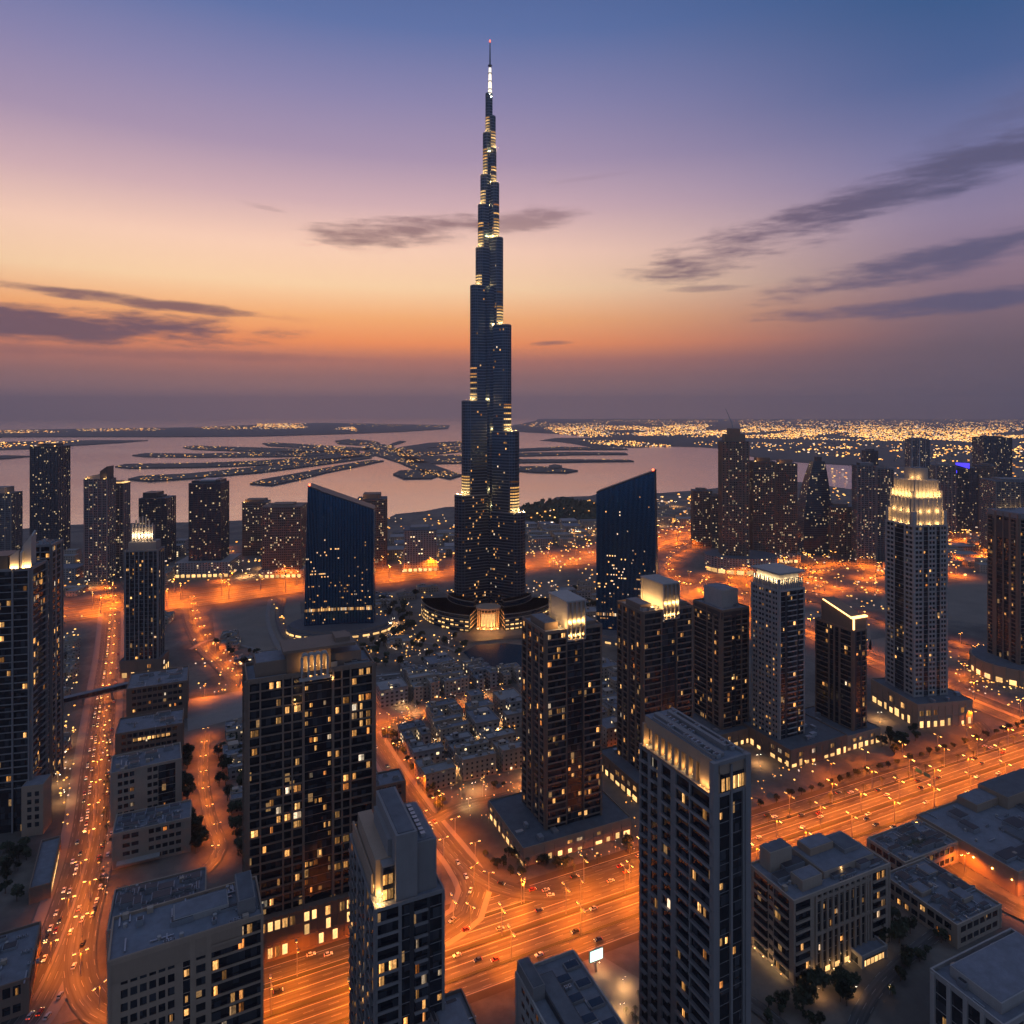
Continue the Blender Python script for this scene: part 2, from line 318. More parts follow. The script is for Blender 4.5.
# ------------------------------------------------------------ sea, land, islands
def sheet(name, px, z, m, kind='structure', world=False):
    pts = px if world else [G(x, y, z)[:2] for x, y in px]
    me = bpy.data.meshes.new(name); me.from_pydata([(p[0], p[1], z) for p in pts], [], [tuple(range(len(pts)))]); me.materials.append(m)
    if me.polygons[0].normal.z < 0: me.flip_normals()
    return tag(put(name, me), kind=kind)
b = MB(); b.quad((-60000, 900, -2), (60000, 900, -2), (60000, 29000, -2), (-60000, 29000, -2)); tag(b.build('sea_water', M['water']), kind='structure')
coast = [(-2500, 900)] + [G(x, y)[:2] for x, y in [(-60, 537), (0, 531), (60, 525), (130, 523), (200, 522), (250, 520), (300, 521), (345, 519), (372, 517), (388, 518), (396, 514), (425, 511), (445, 507), (470, 506), (500, 505),
    (530, 507), (548, 502), (556, 497), (590, 496), (600, 493), (660, 493), (700, 490), (716, 488), (735, 484), (760, 480), (800, 482), (850, 489), (862, 487), (856, 478), (853, 468), (868, 466)]]
coast += [G(1100, 466)[:2], (30000, 3400), (30000, -1200), (-2500, -1200)]
b = MB(); b.prism(coast[::-1], -3, 0.0); tag(b.build('ground', M['ground']), kind='structure')
# far shore city plain (right) and far shore (left)
far = [G(x, y)[:2] for x, y in [(868, 466.5), (852, 465), (800, 462), (770, 459.5), (745, 455), (735, 451), (722, 448.5), (700, 447), (660, 446), (640, 447.5), (590, 447), (575, 444), (560, 442), (540, 440.5), (555, 438), (600, 437.5), (560, 434), (520, 432), (500, 428), (520, 424), (535, 421)]]
far += [(1100, 28900), (40000, 28900), (40000, 3500), G(1100, 466.5)[:2]]
b = MB(); b.prism(far, -3, 1.0); tag(b.build('far_shore_ground', M['isl']), kind='structure')
def island(name, px, h=5, m=None):
    p = [G(x, y)[:2] for x, y in px]
    a = sum(p[i][0]*p[(i+1) % len(p)][1]-p[(i+1) % len(p)][0]*p[i][1] for i in range(len(p)))
    b = MB(); b.prism(p if a > 0 else p[::-1], -3, h); return tag(b.build(name, m or M['isl']), kind='structure')
island('barrier_island', [(-40, 431), (60, 429.5), (130, 428.5), (200, 427.5), (260, 425), (320, 423), (352, 423.5), (380, 424), (450, 425.5), (448, 429), (400, 432), (330, 434.5), (256, 436.5), (160, 437), (60, 437), (-40, 437.5)], 8)
island('sand_spit_island', [(-40, 443.5), (30, 441.5), (90, 440.5), (148, 440.5), (120, 443), (70, 446), (30, 449), (-40, 451)], 4)
island('sand_bar_island', [(-40, 456.5), (10, 455.8), (30, 456.5), (10, 458.5), (-40, 461)], 4)
fr = [[(183, 447.5), (195, 446), (230, 447), (300, 449), (360, 450), (350, 453), (290, 453), (230, 451), (192, 449.5)],
 [(132, 455.5), (145, 453.6), (200, 454), (280, 452), (360, 451), (360, 455), (280, 457), (200, 457.5), (145, 457)],
 [(115, 467), (125, 464.5), (200, 463.5), (260, 461), (330, 456), (370, 453), (375, 456), (330, 460.5), (260, 465.5), (200, 467.5), (130, 468.5)],
 [(128, 479.5), (140, 476.5), (190, 474), (250, 468), (310, 461), (360, 456), (372, 458), (320, 465), (262, 472.5), (200, 478), (150, 481.5)],
 [(250, 484), (262, 480), (290, 475), (330, 467.5), (370, 460.5), (384, 461), (360, 466), (325, 473), (300, 479.5), (272, 485.5)],
 [(262, 443.5), (275, 442.8), (320, 445.5), (372, 448.5), (368, 450.5), (320, 449), (268, 446)],
 [(335, 441), (350, 439.3), (372, 441), (380, 443), (360, 445.5), (338, 444)],
 [(362, 447.5), (375, 443.5), (392, 446), (402, 452), (430, 464), (462, 475.5), (450, 479), (425, 474), (400, 463), (384, 458), (366, 453)],
 [(388, 452), (400, 447.5), (430, 443), (470, 441), (470, 444.5), (430, 448), (402, 453)],
 [(396, 456), (420, 449.5), (470, 446.5), (470, 451), (430, 455), (405, 458.5)],
 [(400, 459.5), (430, 456), (470, 455), (470, 463), (430, 464), (410, 463.5)],
 [(393, 474.5), (400, 471), (425, 470), (440, 475), (432, 478.5), (404, 479)],
 [(515, 449.3), (560, 447), (625, 448.6), (628, 449.8), (560, 450), (515, 451.5)], [(515, 453), (575, 452.3), (625, 453), (628, 454.6), (575, 455), (515, 456.5)],
 [(515, 459.5), (570, 459.8), (628, 460.2), (634, 461.5), (570, 462.3), (515, 463)], [(515, 467.3), (535, 466.6), (560, 468), (578, 471), (566, 473), (535, 472.5), (515, 471)]]
for i, q in enumerate(fr): island('palm_island' if i < 12 else 'outer_island', q, 4)
island('fort_island_mound', [(549, 467), (555, 465.8), (562, 467), (560, 469.5), (550, 469.5)], 9)
for px in ([(386, 447.5), (398, 444.3), (406, 441.5), (400, 441), (392, 443.5)],): island('palm_island', px, 4)

# lights and low houses on the islands and the far shore: masses nobody could count
def inside(p, poly):
    x, y = p; c = False; n = len(poly)
    for i in range(n):
        x1, y1 = poly[i]; x2, y2 = poly[(i+1) % n]
        if (y1 > y) != (y2 > y) and x < (x2-x1)*(y-y1)/(y2-y1)+x1: c = not c
    return c
def far_mass(name, regions, seed, z=4):
    """regions: (poly_px, count, size range in px of the distance, share lit)"""
    rnd = random.Random(seed); bd = MB()
    for poly, n, (s0, s1), lit, hh in regions:
        xs = [p[0] for p in poly]; ys = [p[1] for p in poly]; k = 0; t = 0
        while k < n and t < n*30:
            t += 1; x, y = rnd.uniform(min(xs), max(xs)), rnd.uniform(min(ys), max(ys))
            if not inside((x, y), poly): continue
            d = mnoise.noise(Vector((x*.02, y*.25, seed)))
            if d < -.15+rnd.random()*.25-.12: continue
            gx, gy, _ = G(x, y); s = gy/F*rnd.uniform(s0, s1); h = s*hh*rnd.uniform(.6, 1.3)
            on = rnd.random() < lit
            m = 0 if not on else rnd.choice((1, 1, 2, 2, 2, 3))
            w = s*rnd.uniform(1, 2.5)
            bd.box(gx-w/2, gx+w/2, gy-s, gy+s, z-3, z+h*(1.0 if not on else .75), m); k += 1
    return tag(bd.build(name, [M['fc'], M['cityl'], M['cityy'], M['cityw']]), kind='stuff')
far_mass('far_city_lights', [
 ([(590, 437), (560, 434), (540, 428), (640, 424), (760, 428), (1024, 431), (1024, 443), (900, 441), (740, 436), (700, 435)], 4200, (.25, .62), .8, .9),
 ([(640, 436), (860, 441), (1024, 441), (1024, 428), (840, 425), (700, 424), (600, 428)], 2000, (.25, .6), .8, .9),
 ([(520, 424), (560, 420), (700, 420), (860, 420), (1024, 420), (1024, 430), (700, 427), (540, 430)], 1800, (.2, .5), .7, .9),
 ([(580, 440), (680, 442), (740, 448), (725, 446), (690, 446), (640, 447), (595, 446)], 320, (.3, .6), .6, .8),
 ([(830, 446), (1024, 447), (1024, 462), (900, 463), (850, 458), (790, 452)], 520, (.35, .75), .45, .8),
 ([(680, 441), (760, 442), (1024, 446), (1024, 452), (860, 449), (745, 452)], 420, (.3, .65), .4, .8),
], 3)
tag(far_mass('far_shore_lights', [
 ([(0, 431), (120, 429), (250, 426.5), (340, 425), (340, 429), (200, 430), (0, 434)], 520, (.25, .6), .8, .9),
 ([(256, 424), (352, 424), (358, 432), (332, 429), (256, 427)], 320, (.35, .7), .9, .9),
 ([(352, 424), (450, 426), (448, 428), (360, 427)], 50, (.3, .5), .8, .8),
 ([(0, 443), (90, 441), (60, 445), (0, 449)], 80, (.3, .7), .7, .9)], 5, 8))
far_mass('island_houses', [(q, {0: 90, 1: 170, 2: 170, 3: 170, 4: 140, 5: 120, 7: 320, 8: 90, 9: 130, 10: 120}.get(i, 30), (.25, .62), .62, 1.0) for i, q in enumerate(fr)], 9)

# ------------------------------------------------------------ roads
def resample(p, step):
    out = []; n = len(p)
    for i in range(n-1):
        p0 = Vector(p[max(i-1, 0)]); p1 = Vector(p[i]); p2 = Vector(p[i+1]); p3 = Vector(p[min(i+2, n-1)])
        k = max(1, int((p2-p1).length/step))
        for j in range(k):
            t = j/k; out.append(.5*((2*p1)+(p2-p0)*t+(2*p0-5*p1+4*p2-p3)*t*t+(3*p1-p0-3*p2+p3)*t**3))
    out.append(Vector(p[-1])); return out
def path(px, step=10, world=False):
    return resample([Vector(p[:2]) for p in px] if world else [Vector(G(x, y)[:2]) for x, y in px], step)
def off(pts, d):
    out = []
    for i, p in enumerate(pts):
        t = (pts[min(i+1, len(pts)-1)]-pts[max(i-1, 0)]).normalized(); out.append(p+Vector((-t.y, t.x))*d)
    return out
ZR = [0.05]
def ribbon(name, pts, w, m, h=0.0, kind='structure'):
    ZR[0] += .012; z = ZR[0]+h; a, b2 = off(pts, w/2), off(pts, -w/2); v = []; f = []; us = []; L = 0
    for i in range(len(pts)):
        if i: L += (pts[i]-pts[i-1]).length
        v += [(a[i].x, a[i].y, z), (b2[i].x, b2[i].y, z)]; us.append(L)
    for i in range(len(pts)-1): f.append((2*i, 2*i+1, 2*i+3, 2*i+2))
    nb = len(v)
    if h > 0:
        v += [(p[0], p[1], .01) for p in v[:nb]]
        for i in range(len(pts)-1):
            f += [(2*i, 2*i+2, nb+2*i+2, nb+2*i), (2*i+1, nb+2*i+1, nb+2*i+3, 2*i+3)]
    me = bpy.data.meshes.new(name); me.from_pydata(v, [], f); me.materials.append(m)
    uvl = me.uv_layers.new(name='UVMap')
    for lp in me.loops:
        vi = lp.vertex_index % nb; uvl.data[lp.index].uv = ((w/2 if vi % 2 == 0 else -w/2), us[vi//2])
    me.update(); return tag(put(name, me), kind=kind)
A0 = R(24)
HD, HN = Vector((math.cos(A0), math.sin(A0))), Vector((-math.sin(A0), math.cos(A0)))
HC = Vector((94.6, 419.3))
hw = [HC+HD*t for t in range(-420, 1300, 20)]
ribbon('highway_verge', hw, 68, M['median'])
HWY = [(-24, 11, 0), (-10.2, 14.4, 1), (8.5, 14.4, -1), (23.5, 10.8, -1)]
for o_, w_, _ in HWY: ribbon('highway', off(hw, o_), w_, M['asph'])
for o_, w_ in ((-.9, 2.2), (16.9, 2.0), (-18, 2.0)): ribbon('median_strip', off(hw, o_), w_, M['verge'], .15)
for o_ in (-29, -18.9, -17.0, -3.4, 1.7, 15.3, 18.5, 28.5, -10.2, 8.5): ribbon('road_edge_line', off(hw, o_), .34, M['paint'])
UP = path([(-60, 622), (0, 617), (64, 612), (125, 604), (200, 597), (300, 584), (400, 574), (470, 567), (525, 562), (596, 556), (640, 546), (680, 536), (720, 529), (790, 524)], 25)
ribbon('upper_highway_verge', UP, 120, M['median'])
UPO = [(-46, 14.4, 1), (-22, 18, 1), (4, 18, -1), (30, 14.4, -1), (50, 10, -1)]
for o_, w_, _ in UPO: ribbon('upper_highway', off(UP, o_), w_, M['asph'])
for o_ in (-52.6, -39.4, -30.4, -13.6, -4.4, 12.4, 23.4, 36.6): ribbon('road_edge_line', off(UP, o_), .7, M['paint'])
BL = path([(-30, 1075), (18, 1020), (48, 965), (74, 895), (90, 830), (96, 768), (104, 700), (110, 650), (112, 612)])
ribbon('boulevard_pavement', BL, 34, M['pave']); ribbon('boulevard', BL, 22, M['asph2']); ribbon('boulevard_median', off(BL, -1.5)[3:], 1.4, M['kerb'], .15)
BL2 = path([(96, 880), (84, 925), (79, 965), (88, 998), (112, 1018), (170, 1030)]); ribbon('branch_road', BL2, 15, M['asph2'])
S1 = path([(340, 690), (366, 728), (392, 770), (425, 818), (460, 862), (474, 892), (466, 915), (436, 936)]); ribbon('street_pavement', S1, 22, M['pave']); ribbon('street', S1, 15, M['asph2'])
S2 = path([(425, 815), (452, 850), (478, 876), (515, 892), (570, 892), (650, 866), (720, 838)]); ribbon('slip_road', S2, 13, M['asph2'])
S3 = path([(430, 822), (465, 806), (510, 796), (600, 770), (700, 742)]); ribbon('cross_street', S3, 11, M['asph2'])
RA = path([(700, 590), (740, 604), (800, 628), (866, 657), (948, 690), (1050, 730), (1160, 768)]); ribbon('avenue_verge', RA, 40, M['lot'])
for o_, w_ in ((-10, 14.4), (10, 14.4)): ribbon('avenue', off(RA, o_), w_, M['asph'])
RB = path([(730, 537), (690, 546), (668, 558), (662, 572), (674, 588), (700, 603), (730, 614), (752, 640)], 15); ribbon('ramp', RB, 18, M['asph'])
RC = path([(690, 582), (720, 576), (742, 584), (752, 600), (750, 625)], 15); ribbon('ramp_loop', RC, 16, M['asph2'])
RD = path([(640, 600), (690, 590), (770, 568), (830, 561), (887, 553), (950, 540), (1040, 528)], 20); ribbon('crossing_avenue', RD, 34, M['asph'])
RE = path([(948, 690), (985, 672), (990, 655), (975, 645), (948, 638), (905, 628), (860, 612), (800, 598)], 15); ribbon('loop_road', RE, 16, M['asph2'])
RF = path([(830, 785), (880, 768), (930, 758), (975, 744), (985, 730), (968, 718), (940, 712), (900, 700)], 12); ribbon('slip_ramp', RF, 11, M['asph2'])
RG = path([(1150, 700), (1024, 672), (960, 648), (900, 640)], 15); ribbon('side_avenue', RG, 16, M['asph2'])
RH = path([(186, 604), (190, 625), (202, 648), (222, 668), (234, 683), (222, 692), (186, 695)], 10); ribbon('park_road', RH, 15, M['asph2'])
RI = path([(206, 735), (203, 775), (209, 815), (220, 850), (196, 880)], 8); ribbon('garden_road', RI, 9, M['asph2'])
RJ = path([(282, 598), (280, 622), (298, 648), (350, 660), (420, 652), (480, 640), (570, 636), (620, 640)], 12); ribbon('ring_road', RJ, 12, M['asph2'])
for q_, w_ in (([(296, 636), (322, 645), (352, 648), (384, 642), (398, 628), (394, 612)], 5), ([(270, 600), (268, 622), (280, 650), (300, 668)], 6), ([(398, 640), (440, 646), (462, 655)], 5), ([(540, 628), (575, 622), (600, 628)], 5), ([(536, 612), (570, 606), (600, 610)], 5), ([(190, 650), (215, 640), (260, 652), (290, 668)], 5)): ribbon('garden_path', path(q_, 8), w_, M['pave'])
RK = path([(902, 833), (912, 845), (960, 880), (1010, 908), (1100, 950)], 10); ribbon('service_street', RK, 14, M['asph2'])
RL = path([(720, 985), (760, 1010), (800, 1045)], 8); ribbon('service_lane', RL, 8, M['asph2'])
RM = path([(1000, 905), (950, 925), (880, 985), (850, 1040)], 8); ribbon('back_lane', RM, 7, M['asph2'])
RP = path([(368, 733), (400, 722), (440, 712), (480, 703), (520, 697)], 8); ribbon('quarter_street', RP, 10, M['asph2'])
RQ = path([(440, 806), (462, 790), (500, 776), (524, 764)], 8)
RN = path([(125, 604), (112, 585), (108, 570), (125, 552)], 15); ribbon('coast_road', RN, 26, M['asph2'])
RO = path([(232, 590), (228, 574), (232, 560), (228, 545)], 15); ribbon('coast_street', RO, 20, M['asph2'])
sheet('lake_water', [(463, 652), (476, 645), (505, 643), (530, 646), (545, 652), (540, 664), (505, 668), (475, 664)], .25, M['pond'])
sheet('plaza_paving', [(186, 700), (232, 692), (246, 690), (246, 716), (188, 731)], .22, M['pave'])
sheet('plaza_paving', [(560, 970), (600, 955), (650, 985), (665, 1040), (600, 1040)], .2, M['pave'])
for q in ([(870, 640), (905, 634), (960, 652), (955, 664), (900, 672), (868, 650)], [(880, 605), (884, 590), (990, 580), (990, 625), (905, 615)], [(770, 615), (812, 612), (870, 628), (872, 650), (820, 632)],
          [(212, 612), (300, 602), (303, 640), (262, 652), (215, 640)], [(375, 598), (405, 588), (402, 600), (378, 606)]): sheet('empty_lot_ground', q, .02, M['lot'])
# ------------------------------------------------------------ tower builder
def foot(l, c, r, Y, ang):
    """near corner at column c and distance Y; the left and right faces end at columns l and r"""
    a = R(ang); C = ((c-512)/F*Y, Y)
    def t(px, dx, dy): s = (px-512)/F; return (s*C[1]-C[0])/(dx-s*dy)
    w = t(r, math.cos(a), math.sin(a)); d = t(l, -math.sin(a), math.cos(a))
    return C[0]+math.cos(a)*w/2-math.sin(a)*d/2, C[1]+math.sin(a)*w/2+math.cos(a)*d/2, w, d, a
def front(l, r, Y, ang, d):
    a = R(ang); X = (l-512)/F*Y; s = (r-512)/F; w = (s*Y-X)/(math.cos(a)-s*math.sin(a))
    return X+math.cos(a)*w/2-math.sin(a)*d/2, Y+math.sin(a)*w/2+math.cos(a)*d/2, w, d, a
FACES = 'FRBL'
def fbox(mb, fc, w, d, u0, u1, o0, o1, z0, z1, m=0):
    if fc == 'F': mb.box(-w/2+u0, -w/2+u1, -d/2-o1, -d/2-o0, z0, z1, m)
    elif fc == 'B': mb.box(w/2-u1, w/2-u0, d/2+o0, d/2+o1, z0, z1, m)
    elif fc == 'R': mb.box(w/2+o0, w/2+o1, -d/2+u0, -d/2+u1, z0, z1, m)
    else: mb.box(-w/2-o1, -w/2-o0, d/2-u1, d/2-u0, z0, z1, m)
def fpt(fc, w, d, u, o):
    return {'F': (-w/2+u, -d/2-o), 'B': (w/2-u, d/2+o), 'R': (w/2+o, -d/2+u), 'L': (-w/2-o, d/2-u)}[fc]
FROT = {'F': 0, 'R': R(90), 'B': R(180), 'L': R(-90)}
WINM = []
def winmesh():
    if not WINM:
        for i in range(4):
            b = MB(); b.box(-.5, -.03, -.06, .02, 0, 1, 0); b.box(.03, .5, -.06, .02, 0, 1, 0); b.box(-.03, .03, -.09, .02, 0, 1, 1)
            WINM.append(b.mesh('window', [M['w%d' % i], M['dark']]))
    return WINM
def winbox(mb, fc, w, d, u, o, z, ww, wh, m): fbox(mb, fc, w, d, u-ww/2, u+ww/2, o, o+.06, z, z+wh, m)
def expand(bays, L):
    t = sum(b[0] for b in bays); u = 0; out = []
    for q in bays: out.append((u, u+q[0]/t*L, q[1])); u += q[0]/t*L
    return out
TIERS = {}
def tower(name, label, ft, h, fp, faces, wall='beige', glass_='glass', z0=0.0, lit=.06, base=0.0, pd=1.0, bd=1.4, ph=1.0, parapet=1.6, roof='roof', cat='tower', group=None, seed=1, vis='FL', nwin=100,
          tiers=True, bp=3.6, wfrac=.5, podium=None, litz=None, units=6, thin=.3):
    """faces: {'F': bays, 'L': bays}; bay types B balcony, P pier, G glass, W punched wall, D blind wall"""
    cx, cy_, w, d, a = ft; rnd = random.Random(seed)
    e = empty(name, label, cat, (cx, cy_, 0), a, group)
    F_ = faces; fcs = {'F': F_['F'], 'B': F_.get('B', F_['F'][::-1]), 'L': F_['L'], 'R': F_.get('R', F_['L'][::-1])}
    zb = base; n = int((h-zb)/fp); fp = (h-zb)/n; mw = [M[wall], M['dark'], M[glass_]]
    c = MB(); c.box(-w/2, w/2, -d/2, d/2, 0, h-.05); c.build('glazing', M[glass_], e)
    wl = MB(); tr = MB(); bal = {}
    for fc in vis+''.join(f for f in FACES if f not in vis):
        L = w if fc in 'FB' else d
        for (u0, u1, ty) in expand(fcs[fc], L):
            if ty == 'P': fbox(wl, fc, w, d, u0, u1, -.1, pd, 0, h+parapet*.6)
            elif ty == 'D': fbox(wl, fc, w, d, u0, u1, -.1, .12, 0, h, 1)
            elif ty == 'C': fbox(wl, fc, w, d, u0, u1, -.1, .2, 0, h)
            elif ty == 'B':
                bal.setdefault(fc, []).append((u0+.02, u1-.02))
            elif ty == 'b':      # separate short balconies in front of a wall
                k = max(1, int((u1-u0)/7)); s = (u1-u0)/k
                for i in range(k):
                    bal.setdefault(fc, []).append((u0+s*i+.28, u0+s*i+s*.62+.02))
                    fbox(wl, fc, w, d, u0+s*i+s*.66, u0+s*i+s*.98, -.1, .3, 0, h)
                    fbox(tr, fc, w, d, u0+s*i+.28, u0+s*i+s*.64, -.05, .1, fp*.78, fp*1.0)
            elif ty == 'G': fbox(tr, fc, w, d, u0+.02, u1-.02, -.02, .07, 0, thin)
            elif ty == 'W':
                fbox(tr, fc, w, d, u0, u1, -.05, .28, -fp*(1-wfrac)*.35, fp*(1-wfrac)*.65)
                k = max(1, round((u1-u0)/bp)); s = (u1-u0)/k
                for i in range(k+1):
                    uu = u0+s*i; fbox(wl, fc, w, d, max(u0, uu-.45), min(u1, uu+.45), -.06, .32, 0, h-.02)
    # roof edge and corners
    for sx in (-1, 1):
        for sy in (-1, 1):
            x, y = sx*w/2, sy*d/2; wl.box(x-.55, x+.55, y-.55, y+.55, 0, h+.1)
    for i in range(n):
        b0 = len(wl.v); wl.v += [(x, y, z+zb+i*fp) for x, y, z in tr.v]; wl.f += [tuple(q+b0 for q in f) for f in tr.f]; wl.mi += tr.mi
    wl.build('wall', mw, e)
    meshes = {}; cntb = 0; restb = MB()
    def ledge(mb, L, z=0.0, xf=None):
        """slab with an upturned parapet: one L-shaped bar along x, outwards is -y"""
        pr = [(.1, 0), (-bd, 0), (-bd, ph), (-bd+.16, ph), (-bd+.16, .3), (.1, .3)]; b0 = len(mb.v)
        for x in (-L/2, L/2):
            for (y, zz) in pr: mb.v.append(xf(x, y, zz+z) if xf else (x, y, zz+z))
        k = len(pr)
        for i in range(k): mb.f.append((b0+i, b0+k+i, b0+k+(i+1) % k, b0+(i+1) % k)); mb.mi.append(0)
        mb.f += [tuple(b0+i for i in range(k)), tuple(b0+2*k-1-i for i in range(k))]; mb.mi += [0, 0]
    for fc, runs in bal.items():
        ca, sa = math.cos(FROT[fc]), math.sin(FROT[fc])
        for (u0, u1) in runs:
            L = round(u1-u0, 2); cxx, cyy = fpt(fc, w, d, (u0+u1)/2, 0)
            for i in range(n-1, -1, -1):
                z = zb+i*fp
                if cntb < (100 if tiers else 0) and (fc in vis):
                    if L not in meshes: q = MB(); ledge(q, L); meshes[L] = q.mesh('balcony', mw)
                    put('balcony', meshes[L], e, (cxx, cyy, z), FROT[fc]); cntb += 1
                else: ledge(restb, L, z, lambda x, y, zz: (cxx+ca*x-sa*y, cyy+sa*x+ca*y, zz))
    if restb.v: tag(restb.build('more_balconies', mw, e), kind='stuff')
    r = MB(); r.box(-w/2-.2, w/2+.2, -d/2-.2, d/2+.2, h-.04, h+.35, 0)
    for fc in FACES:
        L = w if fc in 'FB' else d; fbox(r, fc, w, d, (-.6 if fc in 'FB' else .1), (L+.6 if fc in 'FB' else L-.1), -.1, .6, h-.3, h+parapet, 1)
    r.build('roof', [M[roof], M[wall]], e)
    for i in range(units):
        sx, sy, sz = rnd.uniform(1.5, w*.22), rnd.uniform(1.5, d*.22), rnd.uniform(1, 3.2); x, y = rnd.uniform(-w/2+sx/2+1, w/2-sx/2-1), rnd.uniform(-d/2+sy/2+1, d/2-sy/2-1)
        u = MB(); u.box(-sx/2, sx/2, -sy/2, sy/2, 0, sz, 0); u.box(-sx/2+.3, sx/2-.3, -sy/2+.3, sy/2-.3, sz, sz+.25, 1); u.build('roof_unit', [M['metal'], M['dark']], e, (x, y, h+.36+i*.003))
    # lit windows: each on its own up to nwin, the rest as one part
    WM = winmesh(); rest = MB(); cnt = 0
    for fc in vis+''.join(f for f in FACES if f not in vis):
        L = w if fc in 'FB' else d; cells = []
        for (u0, u1, ty) in expand(fcs[fc], L):
            if ty in 'PDC': continue
            k = max(1, round((u1-u0)/(bp if ty in 'WB' else 2.6))); s = (u1-u0)/k
            for j in range(k):
                for i in range(n): cells.append((u0+s*(j+.5), s, i, ty))
        p_ = lit if fc in vis else lit*.6
        pick = [q for q in cells if rnd.random() < 1.45*p_*(2.2 if litz and litz[0] <= q[2]/n <= litz[1] else 1)*(.3+1.4*(mnoise.noise(Vector((q[0]*.06, q[2]*.15, seed*3.1)))+.5))]
        rnd.shuffle(pick)
        for (u, s, i, ty) in pick:
            mi = rnd.choice((0, 0, 0, 1, 1, 2, 2, 3)); ww = s*(.8 if ty != 'W' else .62)*rnd.uniform(.42, 1); wh = fp*.52*rnd.uniform(.8, 1.1) if ty != 'W' else fp*wfrac*.8; z = zb+i*fp+fp*(.3 if ty != 'W' else (1-wfrac)*.7)
            if ty in 'Bb': z = zb+i*fp+.35; wh = fp*.68
            if cnt < nwin:
                x, y = fpt(fc, w, d, u, .02); o = put('window', WM[mi], e, (x, y, z), FROT[fc], (ww, 1, wh)); cnt += 1
            else: winbox(rest, fc, w, d, u, .01, z, ww, wh, mi)
    if rest.v: tag(rest.build('far_windows', [M['w%d' % i] for i in range(4)], e), kind='stuff')
    if podium: add_podium(e, w, d, **podium)
    e['_w'] = w; e['_d'] = d; del e['_w']; del e['_d']
    return e, w, d
def add_podium(e, w, d, x0=0, x1=0, y0=0, y1=0, h=18, wall='beige', shops=True, seed=3, units=8):
    rnd = random.Random(seed); W_, D_ = w+x0+x1, d+y0+y1; ox, oy = (x1-x0)/2, (y1-y0)/2
    b = MB(); b.box(ox-W_/2, ox+W_/2, oy-D_/2, oy+D_/2, 0, h, 0); 
    for fc in FACES:
        L = W_ if fc in 'FB' else D_; k = max(2, int(L/7)); s = L/k; t = MB()
        for i in range(k):
            fbox(t, fc, W_, D_, s*i, s*i+1.1, 0, .5, 0, h+.9)
        fbox(t, fc, W_, D_, 0, L, .02, .4, h-2.2, h+1.1); fbox(t, fc, W_, D_, 0, L, .02, .4, h*.45, h*.45+.9)
        for q in t.f: b.f.append(tuple(i+len(b.v) for i in q)); b.mi.append(0)
        b.v += [(p[0]+ox, p[1]+oy, p[2]) for p in t.v]
        if shops and fc in 'FLR':
            for i in range(k):
                if rnd.random() < .85:
                    x, y = fpt(fc, W_, D_, s*(i+.58), .03); put('shop_window', SHOPM(), e, (x+ox, y+oy, .5), FROT[fc], (s*rnd.uniform(.3, .7), 1, h*.36*rnd.uniform(.4, 1)))
                    if rnd.random() < .45: put('podium_window', winmesh()[rnd.randrange(4)], e, (x+ox, y+oy, h*.45+1.6), FROT[fc], (s*rnd.uniform(.3, .6), 1, h*.22))
    b.build('podium', M[wall], e)
    r = MB(); r.box(ox-W_/2+.3, ox+W_/2-.3, oy-D_/2+.3, oy+D_/2-.3, h, h+.3); r.build('podium_roof', M['roofd'], e)
    for i in range(units):
        x, y = rnd.uniform(ox-W_/2+3, ox+W_/2-3), rnd.uniform(oy-D_/2+3, oy+D_/2-3); sx, sy = rnd.uniform(2, 6), rnd.uniform(2, 6)
        if abs(x) < w/2+3 and abs(y) < d/2+3: continue
        u = MB(); u.box(-sx/2, sx/2, -sy/2, sy/2, 0, rnd.uniform(1, 3)); u.build('podium_unit', M['metal'], e, (x, y, h+.32+i*.003))
_s = []
def SHOPM():
    if not _s: b = MB(); b.box(-.5, .5, -.06, .02, 0, 1); _s.append(b.mesh('shop_window', M['shop']))
    return _s[0]
WARM = (1, .62, .26)
def roofbox(e, name, x0, x1, y0, y1, z0, z1, m, m2=None):
    b = MB(); b.box(x0, x1, y0, y1, z0, z1, 0)
    if m2: b.box(x0+.5, x1-.5, y0+.5, y1-.5, z1, z1+.2, 1)
    return b.build(name, [M[m], M[m2 or m]], e)
_f = []
def floods(e, pts, power, col=WARM, size=1.0):
    if not _f: b = MB(); b.box(-.5, .5, -.3, .3, 0, .4); _f.append(b.mesh('floodlight', M['flood']))
    for p in pts:
        o = put('floodlight', _f[0], e, p, 0, (size, size, size)); plight('flood_lamp', (p[0], p[1], p[2]+1.0), power, col, e, .4)

Bt = lambda *a: [(q[:-1] and float(q[:-1]), q[-1]) for q in a]
def bays(s): return [(float(q[:-1]), q[-1]) for q in s.split()]

